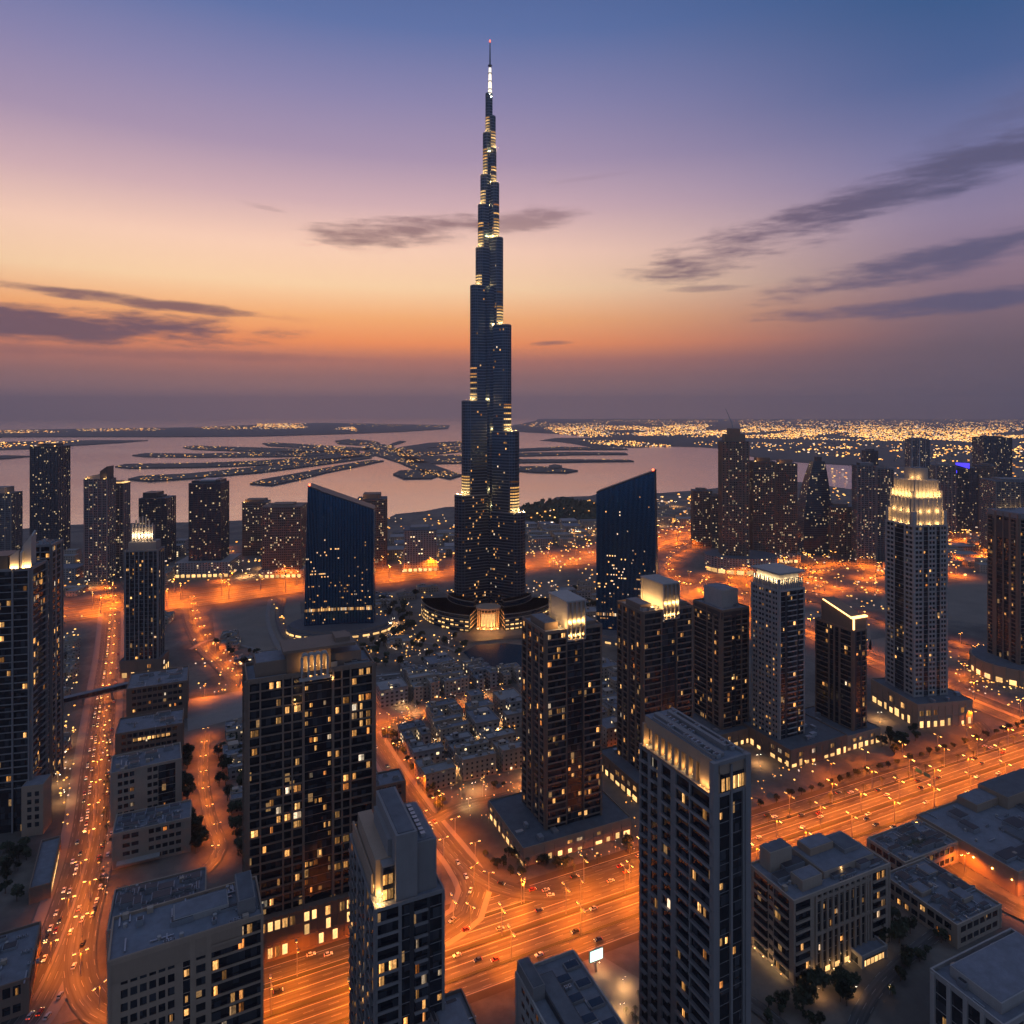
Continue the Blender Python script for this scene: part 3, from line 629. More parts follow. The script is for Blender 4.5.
# ------------------------------------------------------------ the near residential towers
def fin_crown(e, w, d, h, u0, u1, hh, back):
    """tall blade over the core: lit screen on its left side, lit fins on the front"""
    x0, x1 = -w/2+u0*w, -w/2+u1*w; y0 = -d/2-1.2; y1 = y0+back
    b = MB(); b.box(x0+1.2, x1-.6, y0+1.6, y1-.6, h, h+hh-1.2, 0); b.box(x0-.4, x1+.4, y0-.2, y1+.4, h+hh-1.2, h+hh, 0)
    n = 5
    for i in range(n):
        x = x0+(x1-x0-.9)*i/(n-1); b.box(x, x+.7, y0-.6, y0+1.5, h-6, h+hh-1.2, 0)
    b.box(x0, x1, y0, y0+1.4, h-7, h-6, 0)
    for i in range(2): b.box(x0, x0+1.1, y1-1.0-(y1-y0-2.4)*i, y1-(y1-y0-2.4)*i, h, h+hh-1.2, 0)
    b.build('crown', [M['lgrey'], M['roof']], e)
    return x0, x1, y0, y1
def crown_lights(e, x0, x1, y0, y1, h):
    floods(e, [(x0-3.4, y0+3+i*(y1-y0-5)/4, h+3.2) for i in range(5)], 4200, GOLD, .6)
    for z in (h-4.5, h+4.5): floods(e, [(x0+.7+(x1-x0-.7)*(i+.5)/4, y0+.8, z) for i in range(4)], 1500, GOLD, .2)
GOLD = (1, .55, .17)
FB1 = bays('5B .6P 14B .5P 1D 11G 1D .5P 12B .6P'); LB1 = bays('.6P 5b 6b 3D 7b 6b .6P')
def resid(label, l, c, r, yb, ytop, crown_px, name='residential_tower', seed=1, podium=None, ang=24, lit=.075, wall='brown', fp=4.5, FB=None):
    Y = 195840/(yb-HY); ft = foot(l, c, r, Y, ang); h = zof(ytop, Y)
    e, w, d = tower(name, label, ft, h, fp, {'F': FB or bays('.8P 13B .5P 1D 10G 1D .5P 12B .8P'), 'L': bays('.8P 9b 9b 4D 9b 9b .8P')}, wall=wall, seed=seed, lit=lit, podium=podium)
    return e, w, d, h, Y
e, w, d, h, Y = resid('brown balcony tower with lit gold finned crown, on a low podium beside the slip road', 523, 546, 601, 847, 634, None, seed=11,
    podium=dict(x0=22, x1=16, y0=12, y1=10, h=11, wall='beige', seed=2))
x0, x1, y0, y1 = fin_crown(e, w, d, h, .36, .70, 20, 27)
roofbox(e, 'roof_shed', -w/2+2, -w/2+12, -d/2+6, d/2-8, h+.4, h+5, 'brown', 'roof'); roofbox(e, 'roof_shed', w/2-11, w/2-2, -d/2+4, d/2-6, h+.4, h+3, 'brown', 'roof')
crown_lights(e, x0, x1, y0, y1, h)
e, w, d, h, Y = resid('brown balcony tower with a lit gold finned crown standing just behind the near charcoal tower', 618, 643, 692, 793, 614, None, seed=12, lit=.07, podium=dict(x0=12, x1=14, y0=10, y1=10, h=14, wall='brown', seed=5))
x0, x1, y0, y1 = fin_crown(e, w, d, h, .38, .72, 21, 29)
roofbox(e, 'roof_shed', -w/2+2, -w/2+12, -d/2+6, d/2-8, h+.4, h+5, 'brown', 'roof'); roofbox(e, 'roof_shed', w/2-11, w/2-2, -d/2+4, d/2-6, h+.4, h+4, 'brown', 'roof')
crown_lights(e, x0, x1, y0, y1, h)
# grey topped tower
Y = 590; ft = foot(694, 722, 748, Y, 24); h = zof(612, Y)
e, w, d = tower('residential_tower', 'brown tower with rounded dark top floor and a plain grey plant box on its roof', ft, h, 4.4, {'F': bays('.8P 8B 1D 3G 1D 5B 1P 6B .8P'), 'L': bays('.8P 10B .8P 5b 5b .8P')}, wall='brown', seed=13, lit=.05, podium=dict(x0=10, x1=10, y0=8, y1=8, h=12, wall='brown', seed=6))
b = MB(); b.box(-w/2-.8, w/2+.8, -d/2-.8, d/2+.8, h-6, h-.5, 0); b.build('top_storey', M['dark'], e)
roofbox(e, 'plant_box', -w*.28, w*.34, -d*.3, d*.34, h+.3, h+16, 'lgrey', 'roof')
# white-lit crown tower
Y = 568; ft = foot(752, 779, 804, Y, 24); h = zof(592, Y)
e, w, d = tower('residential_tower', 'slim tower with pale ribbed left side and a flat lit white canopy band on top', ft, h, 4.2, {'F': bays('1P 5G 2D 9B 2D 5B 1P'), 'L': bays('1P 5W .8P 6W .8P 6W .8P 5W 1P')}, wall='lgrey', seed=14, lit=.05, podium=dict(x0=6, x1=30, y0=18, y1=6, h=14, wall='brown', seed=8))
b = MB(); b.box(-w/2+1, w/2-1, -d/2+1, d/2-1, h, h+6, 0)
for i in range(12): b.box(-w/2+1+i*(w-3)/11, -w/2+2+i*(w-3)/11, -d/2+.2, -d/2+1, h-8, h+10, 0)
for i in range(12): b.box(-w/2+.2, -w/2+1, -d/2+1+i*(d-3)/11, -d/2+2+i*(d-3)/11, h-8, h+10, 0)
b.box(-w/2-1, w/2+1, -d/2-1, d/2+1, h+14, h+15.5, 0); b.box(-w/2+3, w/2-3, -d/2+3, d/2-3, h+6, h+14, 0); b.build('crown', M['lgrey'], e)
floods(e, [(-w/2+1.4, -d/2+3+i*(d-6)/5, h+7.2) for i in range(6)], 1500, (1, .72, .36), .7); floods(e, [(-w/2+4+i*(w-8)/3, -d/2+1.4, h+7.2) for i in range(4)], 1100, (1, .72, .36), .7)
# slanted-top tower
Y = 588; ft = foot(816, 853, 866, Y, 24); h = zof(632, Y)
e, w, d = tower('residential_tower', 'tower with a wedge shaped blank top edged by a bright yellow light strip', ft, h, 4.3, {'F': bays('1P 3D 5G 2D 4B 1P'), 'L': bays('10B 1P 3G 1P 3G 1P 8B 1P')}, wall='brown', seed=15, lit=.05, podium=dict(x0=16, x1=10, y0=6, y1=10, h=12, wall='beige', seed=9))
b = MB(); b.prism([(-w/2, -d/2), (w/2, -d/2), (w/2, d/2-6), (-w/2, d/2-6)], h, [h+11, h+11, h+21, h+21], 0); b.build('crown', M['brown'], e)
b = MB(); b.prism([(-w/2-1, -d/2-1), (w/2+1, -d/2-1), (w/2+1, -d/2+2), (-w/2-1, -d/2+2)], h+11.3, h+12.6, 0); b.box(-w/2-.5, -w/2+.8, -d/2-1.1, -d/2-.2, h+2, h+11, 0)
b.prism([(-w/2-1, -d/2+2), (-w/2+.4, -d/2+2), (-w/2+.4, d/2-8), (-w/2-1, d/2-8)], [h+11.8, h+11.8, h+20.5, h+20.5], [h+12.4, h+12.4, h+21, h+21], 0); b.build('light_strip', M['flood'], e)
# ornate stepped tower
Y = 636; ft = foot(886, 914, 947, Y, 10); hs = [zof(y, Y) for y in (705, 527, 505, 492, 466)]
cx, cyy, w, d, a = ft
e, w, d = tower('stepped_tower', 'tall pale stepped tower with tiered brightly lit gold crown and square windows', ft, zof(527, Y), 4.3, {'F': bays('1P 8W 1P 5G 1P 7W 1P 4G 1P 6W 1P'), 'L': bays('1P 7W 1P 9G 1P 7W 1P')},
    wall='lgrey', seed=16, lit=.035, wfrac=.58, bp=3.8, pd=.6, units=0, podium=dict(x0=10, x1=12, y0=16, y1=8, h=21, wall='beige', seed=10, units=10))
def tierbox(e, s, z0, z1, m='lgrey', w=w, d=d):
    b = MB(); x, y = w*s/2, d*s/2; b.box(-x, x, -y, y, z0, z1, 0)
    n = 6
    for fc in FACES:
        L = 2*x if fc in 'FB' else 2*y
        for i in range(n+1): fbox(b, fc, 2*x, 2*y, (L-1)*i/n, (L-1)*i/n+1, .02, .6, z0, z1+.4)
        fbox(b, fc, 2*x, 2*y, 0, L, .03, .5, z1-1.5, z1)
    return b.build('crown_tier', M[m], e)
z = zof(527, Y)
tierbox(e, .86, z, z+27); tierbox(e, .72, z+27, z+43); roofbox(e, 'crown_lantern', -w*.2, w*.2, -d*.2, d*.2, z+43, z+54, 'lgrey', 'roof')
for sx in (-1, 1):
    for sy in (-1, 1):
        b = MB(); b.box(sx*w*.46-1.7, sx*w*.46+1.7, sy*w*.46-1.7, sy*w*.46+1.7, z, z+14, 0); b.box(sx*w*.40-1.3, sx*w*.40+1.3, sy*w*.40-1.3, sy*w*.40+1.3, z+14, z+33, 0); b.build('pinnacle', M['lgrey'], e)
for fc in 'FL':
    fl = [(*fpt(fc, w*.72, d*.72, u*w*.72, 3.6), z+28) for u in (.12, .37, .63, .88)]; floods(e, fl, 4200, GOLD, .8)
    fl = [(*fpt(fc, w*.86, d*.86, u*w*.86, 1.9), zz) for u in (.2, .5, .8) for zz in (z+1, z+13)]; floods(e, fl, 1500, GOLD, .6)
floods(e, [(-w*.27, -d*.1, z+44), (-w*.1, -d*.27, z+44)], 1500, GOLD, .6)
for x in (-4, 4): b = MB(); b.tube((x, 0, z+54), (x, 0, z+84), .5, .25); b.build('mast', M['metal'], e)
# far right tower
Y = 728; ft = foot(988, 1019, 1062, Y, 10); h = zof(516, Y)
e, w, d = tower('residential_tower', 'brown tower on a curved stone podium at the right edge of the city', ft, h, 4.3, {'F': bays('1P 12B 1P 10B 1P 12B 1P'), 'L': bays('7b 2P 6G 1P 5G 2P 6b 1P')}, wall='brown', seed=17, lit=.04)
roofbox(e, 'top_frame', -w/2-.8, w/2+.8, -d/2-.8, d/2+.8, h-3, h+2.5, 'grey', 'roof')
b = MB(); b.box(-w/2-.6, -w/2+.1, -d/2+5, d/2-6, h-27, h-7, 0); b.build('sky_window', M['dark'], e)
pts = [(math.cos(t)*w*.95-4, math.sin(t)*d*1.15-2) for t in [2*math.pi*i/24 for i in range(24)]]
b = MB(); b.prism(pts, 0, 17); 
for i in range(24):
    x, y = pts[i]; b.box(x-.6, x+.6, y-.6, y+.6, 0, 18)
b.build('podium', M['beige'], e); b = MB(); b.prism([(x*.97, y*.97) for x, y in pts], 17.02, 17.5); b.build('podium_roof', M['roofd'], e)
for i in range(10, 24):
    x, y = pts[i]; x2, y2 = pts[(i+1) % 24]; put('shop_window', SHOPM(), e, ((x+x2)/2*1.003, (y+y2)/2*1.003, .5), math.atan2(y2-y, x2-x), (6, 1, 5))

# ------------------------------------------------------------ charcoal tower in the foreground
Y = 270; ft = foot(641, 713, 747, Y, 26); hr = zof(764, Y); k0 = zof(798, Y)
e, w, d = tower('residential_tower', 'near charcoal tower with wrap-around corner balconies and a row of lit roof terrace bays', ft, k0, 5.5, {'F': bays('2.4P 5G .9P 5G 2.6P'), 'L': bays('.5P 5b 5b .8P 6b .8P 6B .6P 9B')},
    wall='grey', seed=21, lit=.05, bd=1.9, ph=1.1, pd=.8, units=0, parapet=1.0, thin=.25, bp=3.2)
b = MB(); x0, x1, y0, y1 = -w/2, w/2, -d/2, d/2
b.box(x0+4.8, x1, y0, y1, k0+.4, hr-5, 0)                      # recessed top volume
b.box(x0+2.2, x1+.1, y0-.1, y1, hr-5, hr, 0)                    # blank band above the terrace
b.box(x0+.6, x0+3.5, y1-1.2, y1, k0, hr-3, 0)
for i in range(7): yy = y0+d*.26+i*(d*.68/7); b.box(x0+2.0, x0+3.6, yy, yy+1.9, k0+.3, hr-5, 0)
b.box(x0+1.6, x0+3.5, y0-.1, y0+9.5, k0+.3, hr, 0)
b.box(x0-.6, x0, y0-.4, y1, k0, k0+1.2, 0); b.build('crown', M['beige'], e)
b = MB(); b.box(x0-.8, x0+1.6, y0-1.3, y0+1.2, 0, hr+.6, 0); b.box(x1-1.8, x1+.9, y0-1.3, y0+1.5, 0, hr+.6, 0); b.box(-.45, .45, y0-1.0, y0+.2, 0, hr-2, 0); b.box(x0, x1, y0-.9, y0+.2, hr-1, hr+.5, 0)
b.build('corner_pier', M['grey'], e)
b = MB(); b.box(x0+4, x1-1, y0+.02-.3, y0, k0+1, hr-5.5, 0); b.build('terrace_glass', M['glass'], e)
b = MB(); b.box(x0+2.3, x1-.1, y0+.1, y1-.1, hr, hr+.3, 0)
for (q0, q1, q2, q3, q4) in ((.3, .45, .05, .95, 1.6), (.62, .72, .12, .9, 2.4), (.9, .97, .02, .98, 1.4), (.16, .2, .05, .9, 1.2)): b.box(x0+w*q0, x0+w*q1, y0+d*q2, y0+d*q3, hr+.3, hr+q4, 1)
b.build('roof', [M['roof'], M['grey']], e)
rnd = random.Random(5)
for i in range(16):
    u = MB(); u.box(-1, 1, -1.3, 1.3, 0, 1.5, 0); u.box(-.7, .7, -.7, .7, 1.5, 1.7, 1); u.build('roof_unit', [M['metal'], M['dark']], e, (x0+w*rnd.choice((.5, .8, .25)), y0+d*(.06+.055*i), hr+.35))
for u in (.28, .42, .62, .76, .88): put('window', winmesh()[1], e, (x0+w*u, y0-.35, k0+1.5), 0, (1.7, 1, 5))
floods(e, [(x0+3.4, y0+d*.33+i*(d*.68/7), k0+1.2) for i in range(7)], 480, GOLD, .5); floods(e, [(x0+.2, y0+2.5, k0+1.4), (x0+.2, y0+5, k0+1.4), (x0+.2, y0+7.5, k0+1.4), (x0+1.4, y1-2.6, k0+1.3)], 480, GOLD, .5)

# ------------------------------------------------------------ big twin-winged tower on the left
Y = 195840/(962-HY); ft = front(248, 373, Y*1.0, 24, 26); h = zof(684, Y)
e, w, d = tower('residential_tower', 'broad brown balcony tower with dark glass centre and lit arched crown fins', ft, h, 4.6, {'F': bays('.8P 5B .8P 11B .8P 4B .8P 5B 1.2P 15G 1.2P 4B .8P 4B .8P 12B .8P'), 'L': bays('.8P 5b 6G 5b .8P')},
    wall='brown', seed=22, lit=.11, vis='F', bd=1.5, ph=.7, pd=1.7, base=26, parapet=2.2, units=10)
x0 = -w/2; y0 = -d/2
roofbox(e, 'roof_shed', x0+4, x0+w*.30, y0+6, d/2-4, h+.4, h+8, 'brown', 'roof'); roofbox(e, 'roof_shed', x0+w*.66, x0+w*.92, y0+7, d/2-3, h+.4, h+7, 'brown', 'roof')
b = MB(); b.box(x0+w*.30, x0+w*.66, y0+5, d/2-2, h, h+12, 0); b.box(x0+w*.27, x0+w*.86, y0+2, d/2-4, h+12, h+13.6, 0); b.box(x0+w*.70, x0+w*.82, y0+6, d/2-8, h+13.6, h+16, 0); b.build('crown', M['brown'], e)
xa, xb = x0+w*.405, x0+w*.625; b = MB()
for i in range(5):
    x = xa+(xb-xa-1.1)*i/4; b.box(x, x+1.1, y0-1.6, y0+1.6, h-1, h+9.5+1.6*math.sin(math.pi*i/4), 0)
for i in range(4):
    xc = xa+(xb-xa-1.1)*(i+.5)/4+.55; rr = (xb-xa-1.1)/8
    for j in range(6):
        t0, t1 = math.pi*j/6, math.pi*(j+1)/6; zz = h+9.5+math.sin((t0+t1)/2)*rr*.8; b.box(xc+rr*math.cos(t1), xc+rr*math.cos(t0), y0-1.5, y0+1.4, zz, zz+1.1, 0)
b.box(xa-1, xb+1, y0-1.9, y0-.4, h-2.6, h-1, 0); b.build('crown_fin', M['lgrey'], e)
floods(e, [(xa+1.6+(xb-xa-1.1)*i/4, y0-.2, h-.6) for i in range(4)], 1900, GOLD, .6); floods(e, [(xa+1.6+(xb-xa-1.1)*i/4, y0+1.2, h+4) for i in range(4)], 900, GOLD, .4); floods(e, [(xa-3, y0-2, h-14), (xb+2, y0-2, h-4)], 500, GOLD, .5)
b = MB(); b.box(x0-3, -x0+3, y0-4, d/2+4, 0, 22, 0)
for i in range(20): b.box(x0-3+i*(w+5)/19, x0-2.2+i*(w+5)/19, y0-4.6, y0-4, 0, 23, 0)
for z in (0, 7, 14.2, 21): b.box(x0-3.1, -x0+3.1, y0-4.5, y0-4, z+.01, z+1.3, 0)
b.build('podium', M['brown'], e)
rnd = random.Random(8)
for i in range(19):
    for z, p_ in ((1.4, .5), (8.4, .35), (15.6, .8)):
        if rnd.random() < p_: put('shop_window', SHOPM() if rnd.random() < .5 else winmesh()[rnd.randrange(3)], e, (x0-.6+(i+.06)*(w+5)/19, y0-4.06, z), 0, ((w+5)/19*rnd.uniform(.6, .8), 1, 5.2 if z < 15 else 4.6))

# ------------------------------------------------------------ dark tower with lit corner terrace, bottom middle
Y = 268; ft = foot(351, 376, 443, Y, 24); h = zof(911, Y)
e, w, d = tower('residential_tower', 'dark navy tower with a lit double-height corner terrace, in front of the highway', ft, h, 4.9, {'F': bays('8B 1.2P 3G 1.6D 5B 1D 5G'), 'L': bays('.6P 6b 1P 6b 1P 6b .6P')},
    wall='grey', seed=23, lit=.10, bd=1.5, ph=1.1, units=0, parapet=1.0, pd=.5)
x0, x1, y0, y1 = -w/2, w/2, -d/2, d/2; ht = zof(853, 262)
b = MB(); b.box(x0+w*.30, x0+w*.62, y0+1, y0+37, h, ht, 0); b.box(x0+w*.34, x0+w*.58, y0+2, y0+36, ht, ht+.4, 1); b.box(x0+w*.24, x0+w*.30, y0+8, y0+34, h, ht-5, 0); b.build('roof_block', [M['grey'], M['roofd']], e)
b = MB(); b.box(x0+w*.62, x1-2, y0+2.5, y0+32, h, ht-6, 0); b.box(x0+w*.64, x1-3, y0+3.5, y0+31, ht-6, ht-5.6, 1); b.build('roof_block', [M['grey'], M['roof']], e)
b = MB(); b.box(x0+1.5, x0+w*.28, y0+7.5, y1-8, h, h+15, 0); b.box(x0+.3, x0+1.1, y0+10, y1-2, h, h+8, 0); b.build('terrace_wall', [M['beige']], e)
b = MB(); b.box(x0+w*.13, x0+w*.30, y0+3.2, y0+7.5, h, h+14, 0); b.build('terrace_lounge', [M['glass']], e)
b = MB()
for i in range(3): b.box(x0+w*.13-.2, x0+w*.13, y0+3.2+i*2, y0+3.5+i*2, h, h+14, 0)
b.box(x0+w*.12, x0+w*.31, y0+3, y0+8, h+14, h+14.6, 0); b.build('lounge_frame', M['grey'], e)
for i in range(4): put('window', winmesh()[i % 2], e, (x0+w*.16+i*2.3 if i < 2 else x0+w*.16+(i-2)*2.3, y0+3.14, h+(1 if i < 2 else 7)), 0, (1.8, 1, 4))
floods(e, [(x0+1.2, y0+2.5, h+.6), (x0+3, y0+6.2, h+.6), (x0+w*.1, y0+1.4, h+.6), (x0+1, y0+12, h+.6)], 1500, GOLD, .7)
for i in range(8):
    u = MB(); u.box(-1, 1, -1, 1, 0, 1.3); u.build('roof_unit', M['metal'], e, (x0+w*.75, y0+6+i*3, ht-5.55))

# ------------------------------------------------------------ two-volume tower at the left edge
Y = 463; h = zof(572, Y)
ft = front(-46, 30, 458, 14, 26)
e, w, d = tower('residential_tower', 'tall dark tower at the left edge with slanted gold lit fins on its roof', ft, h, 4.7, {'F': bays('2P 10B .8P 12B .8P 9B .8P 9B .8P'), 'L': bays('.8P 7B 6G 7B .8P')}, wall='grey', seed=24, lit=.06, vis='FR', bd=1.5, ph=.5, base=30, units=4, pd=1.6)
b = MB(); b.box(-w/2+4, w*.18, -d/2+3, d/2-3, h, h+10, 0); b.build('plant_box', M['dark'], e)
b = MB(); b.prism([(w*.22, -d/2+1), (w*.34, -d/2+1), (w*.34, -d/2+2.2), (w*.22, -d/2+2.2)], h, [h+10, h+14, h+14, h+10]); b.prism([(w*.36, -d/2+.5), (w*.36+1.2, -d/2+.5), (w*.36+1.2, d/2-3), (w*.36, d/2-3)], h, [h+12, h+12, h+24, h+24])
b.prism([(w*.37, -d/2+3), (w/2-.5, -d/2+3), (w/2-.5, -d/2+4.2), (w*.37, -d/2+4.2)], h, [h+16, h+24, h+24, h+16]); b.build('crown', M['lgrey'], e)
floods(e, [(w*.25, -d/2-.2, h+.8), (w*.31, -d/2-.2, h+.8), (w*.41, -d/2+1.2, h+.8), (w*.46, -d/2+1.2, h+.8), (-w*.2, -d/2+1.2, h+1)], 2600, GOLD, .7)
roofbox(e, 'annex', w/2-2, w/2+11, -d/2-8, -d/2+6, 0, 34, 'beige', 'roof')
b = MB()
for i in range(2):
    for j in range(5): b.box(w/2+1.5+i*4.5, w/2+4+i*4.5, -d/2-8.1, -d/2-7.9, 6+j*5.2, 9+j*5.2)
b.build('annex_window', M['glass'], e)
Y = 528; ft = front(30, 51, Y, 14, 22); h = zof(547, Y)
e, w, d = tower('residential_tower', 'narrow dark tower with slanted ribs standing right behind the left edge tower', ft, h, 4.6, {'F': bays('.8P 6B .8P 6B .8P'), 'L': bays('.8P 9b 9b .8P')}, wall='grey', seed=25, lit=.05, vis='FR', units=4)
# slender ribbed tower beside the boulevard
Y = 739; ft = front(125, 158, Y, 10, 20); h = zof(552, Y)
e, w, d = tower('ribbed_tower', 'slender ribbed dark tower with floodlit pinnacles, standing beside the boulevard', ft, h, 4.3, {'F': bays('1P 3G .7P 4G .7P 3G .9P 4G .9P 3G .7P 4G .7P 3G 1P'), 'L': bays('1P 6G .7P 6G .7P 6G 1P')}, wall='grey', seed=26, lit=.05, vis='FR', units=0, pd=.9, podium=dict(x0=4, x1=4, y0=4, y1=4, h=18, wall='brown', seed=14))
roofbox(e, 'crown_tier', -w*.42, w*.42, -d*.42, d*.42, h, h+10, 'grey', 'roof'); roofbox(e, 'crown_tier', -w*.28, w*.26, -d*.3, d*.3, h+10, h+26, 'grey', 'roof')
b = MB()
for i in range(7): x = -w*.3+i*w*.1; b.prism([(x-.6, -d*.3-1.4), (x+.6, -d*.3-1.4), (x+.6, -d*.3), (x-.6, -d*.3)], h+8, h+30+8*math.sin(math.pi*i/6))
b.build('pinnacle', M['lgrey'], e)
floods(e, [(-w*.25+i*w*.125, -d*.3-3, h+16) for i in range(5)], 4200, (1,.68,.36), .7)
# ------------------------------------------------------------ the supertall tower
BY = 985.0; PXM = BY/F
def stepped_spire():
    e = empty('supertall_tower', 'immensely tall stepped needle tower with lit setback terraces in the centre of the city', 'skyscraper', ((490-512)/F*BY, BY, 0))
    zf = lambda py: zof(py, BY)
    wings = {'left wing': (R(208), [(47.8, 494), (38.2, 402), (26.6, 288), (19, 250), (15.8, 207), (12.4, 177), (9.0, 135), (5.4, 95)]),
             'right wing': (R(332), [(48.6, 511), (40.2, 432), (29.2, 327), (17.6, 240), (12.0, 185), (8, 150), (7.0, 118)]),
             'back wing': (R(90), [(52, 540), (45, 460), (36, 365), (26, 268), (16, 200), (9, 150)])}
    c30 = math.cos(R(28))
    def outline(r, hw, ang, n=7):
        """a rounded-nose bar from the centre outwards"""
        p = [(-2, -hw)]+[(r-hw*.8+math.cos(t)*hw*.8, math.sin(t)*hw) for t in [-math.pi/2+math.pi*i/n for i in range(n+1)]]+[(-2, hw)]
        ca, sa = math.cos(ang), math.sin(ang); return [(x*ca-y*sa, x*sa+y*ca) for x, y in p]
    lights = []; rnd0 = random.Random(12)
    for nm, (ang, st) in wings.items():
        zprev = 0; mats = [M['glasst'], M['steel']]; 
        for i, (rad, py) in enumerate(st):
            r = rad/(c30 if nm != 'back wing' else 1); z1 = zf(py); hw = max(2.4, 12.5*(1-.75*z1/760)+1); hw = min(hw, r*.5+1.2)
            b = MB(); z0 = zprev-2 if i else 0
            o = outline(r, hw, ang); b.prism(o, z0, z1, 0)
            oo = outline(r+.35, hw+.35, ang); nf = max(1, int((z1-zprev)/4.1)); fh = (z1-zprev)/nf
            for k in range(nf): zz = zprev+k*fh; b.prism(oo, zz, zz+1.0, 1)
            for q in oo[1:-1:1]: b.box(q[0]-.28, q[0]+.28, q[1]-.28, q[1]+.28, zprev, z1+1.5, 1)
            # mechanical floors read as darker belts
            b.build('wing_section', mats, e)
            t = MB(); t.prism(outline(r+.6, hw+.6, ang), z1, z1+1.4, 0); t.prism(outline(r-.6, hw-.6, ang), z1+1.4, z1+2.0, 0); t.build('terrace', M['steel'], e)
            if i+1 < len(st) and nm != 'back wing':
                r2 = st[i+1][0]/c30; m = r2+2.6; ca, sa = math.cos(ang), math.sin(ang)
                for q in (-.45, 0, .45): lights.append((ca*m-sa*hw*q*2.4, sa*m+ca*hw*q*2.4, z1+3.0, z1, hw))
            if i and nm != 'back wing':     # emissive strips round the nose imitate terrace uplight, dimming upwards
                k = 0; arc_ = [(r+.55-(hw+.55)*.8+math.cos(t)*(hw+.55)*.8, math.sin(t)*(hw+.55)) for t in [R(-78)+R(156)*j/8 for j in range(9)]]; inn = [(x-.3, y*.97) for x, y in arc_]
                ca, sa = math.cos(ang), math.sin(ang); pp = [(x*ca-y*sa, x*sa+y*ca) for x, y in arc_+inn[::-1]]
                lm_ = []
                for q in ('b1', 'b0', 'w2'): t = MB(); t.prism(pp, 0, 1.9); lm_.append(t.mesh('painted_glow_strip', M[q]))
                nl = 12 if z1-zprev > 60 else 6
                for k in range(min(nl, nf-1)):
                    if rnd0.random() < 1.05-k*.07: put('painted_glow_strip', lm_[0 if k < 5 else (1 if k < 9 else 2)], e, (0, 0, zprev+k*fh+1.6))
            zprev = z1
    zt = zf(150); b = MB(); hexa = lambda r: [(math.cos(R(60*i+30))*r, math.sin(R(60*i+30))*r) for i in range(6)]
    b.prism(hexa(15), 0, zf(288), 0); b.prism(hexa(8.5), zf(288), zf(177), 0); b.prism(hexa(5), zf(177), zf(118), 0)
    z = 0
    while z < zf(120):
        rr = 15.4 if z < zf(288)-1 else (8.9 if z < zf(177)-1 else 5.4)
        b.prism(hexa(rr), z, z+.8, 1); z += 4.1
    b.build('core', [M['glasst'], M['steel']], e)
    b = MB(); b.tube((0, 0, zf(120)), (0, 0, zf(95)), 3.6, 3.0, 10); b.tube((0, 0, zf(95)), (0, 0, zf(66)), 2.6, 1.5, 10); b.tube((0, 0, zf(66)), (0, 0, zf(42)), 1.3, .7, 8)
    for y in (90, 82, 74, 66): b.tube((0, 0, zf(y)), (0, 0, zf(y)+1), 3.1, 3.1, 10)
    b.build('spire', M['steel'], e)
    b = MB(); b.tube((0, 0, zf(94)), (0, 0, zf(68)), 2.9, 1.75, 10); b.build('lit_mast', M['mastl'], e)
    b = MB(); b.box(-.9, .9, -.9, .9, zf(42), zf(42)+2.4); b.build('beacon', M['red'], e)
    floods(e, [(a, b_, c) for a, b_, c, *_ in lights if c > 500], 6000, (1, .60, .20), .6)
    floods(e, [(a, b_, c) for a, b_, c, *_ in lights if c <= 500], 12000, (1, .60, .20), .8)
    floods(e, [(-3.5, -5, zf(98)), (3.5, -5, zf(98)), (0, -6, zf(96))], 3500, (1, .8, .55), .5); floods(e, [(0, -11, zf(238)), (-5, -10, zf(238)), (5, -10, zf(238)), (0, -8, zf(153)), (4, -7, zf(153))], 9000, (1, .62, .2), .8)
    # lit windows on the two wings towards us
    rnd = random.Random(4); WM = winmesh(); rest = MB()
    cells = []
    for nm in ('left wing', 'right wing'):
        ang, st = wings[nm]; zp = 0
        for i, (rad, py) in enumerate(st[:5]):
            r = rad/c30; z1 = zf(py); hw = max(2.4, 12.5*(1-.75*z1/760)+1); hw = min(hw, r*.5+1.2); sgn = 1 if nm == 'left wing' else -1
            for k in range(int((z1-zp)/4.1)):
                for q in range(int((r-8)/2.6)):
                    if rnd.random() < (.075 if zp < 10 else .03): cells.append((ang, 6+q*2.6, sgn*(hw+.12), zp+k*(z1-zp)/int((z1-zp)/4.1)+1.2))
            zp = z1
    rnd.shuffle(cells)
    for j, (ang, u, v, z) in enumerate(cells):
        ca, sa = math.cos(ang), math.sin(ang); x, y = ca*u-sa*v, sa*u+ca*v
        if j < 100: put('window', WM[rnd.choice((0, 1, 2, 3))], e, (x, y, z), ang, (1.8, 1, 2.4))
        else:
            rest.v += [(x+ca*s-0*sa, y+sa*s, z+t) for s, t in ((-.9, 0), (.9, 0), (.9, 2.3), (-.9, 2.3))]
            nx, ny = -sa*math.copysign(.2, v), ca*math.copysign(.2, v); n = len(rest.v); rest.v[-4:] = [(p[0]+nx, p[1]+ny, p[2]) for p in rest.v[-4:]]
            rest.f.append((n-4, n-3, n-2, n-1)); rest.mi.append(rnd.choice((0, 0, 1, 2, 3)))
    tag(rest.build('far_windows', [M['w%d' % i] for i in range(4)], e), kind='stuff')
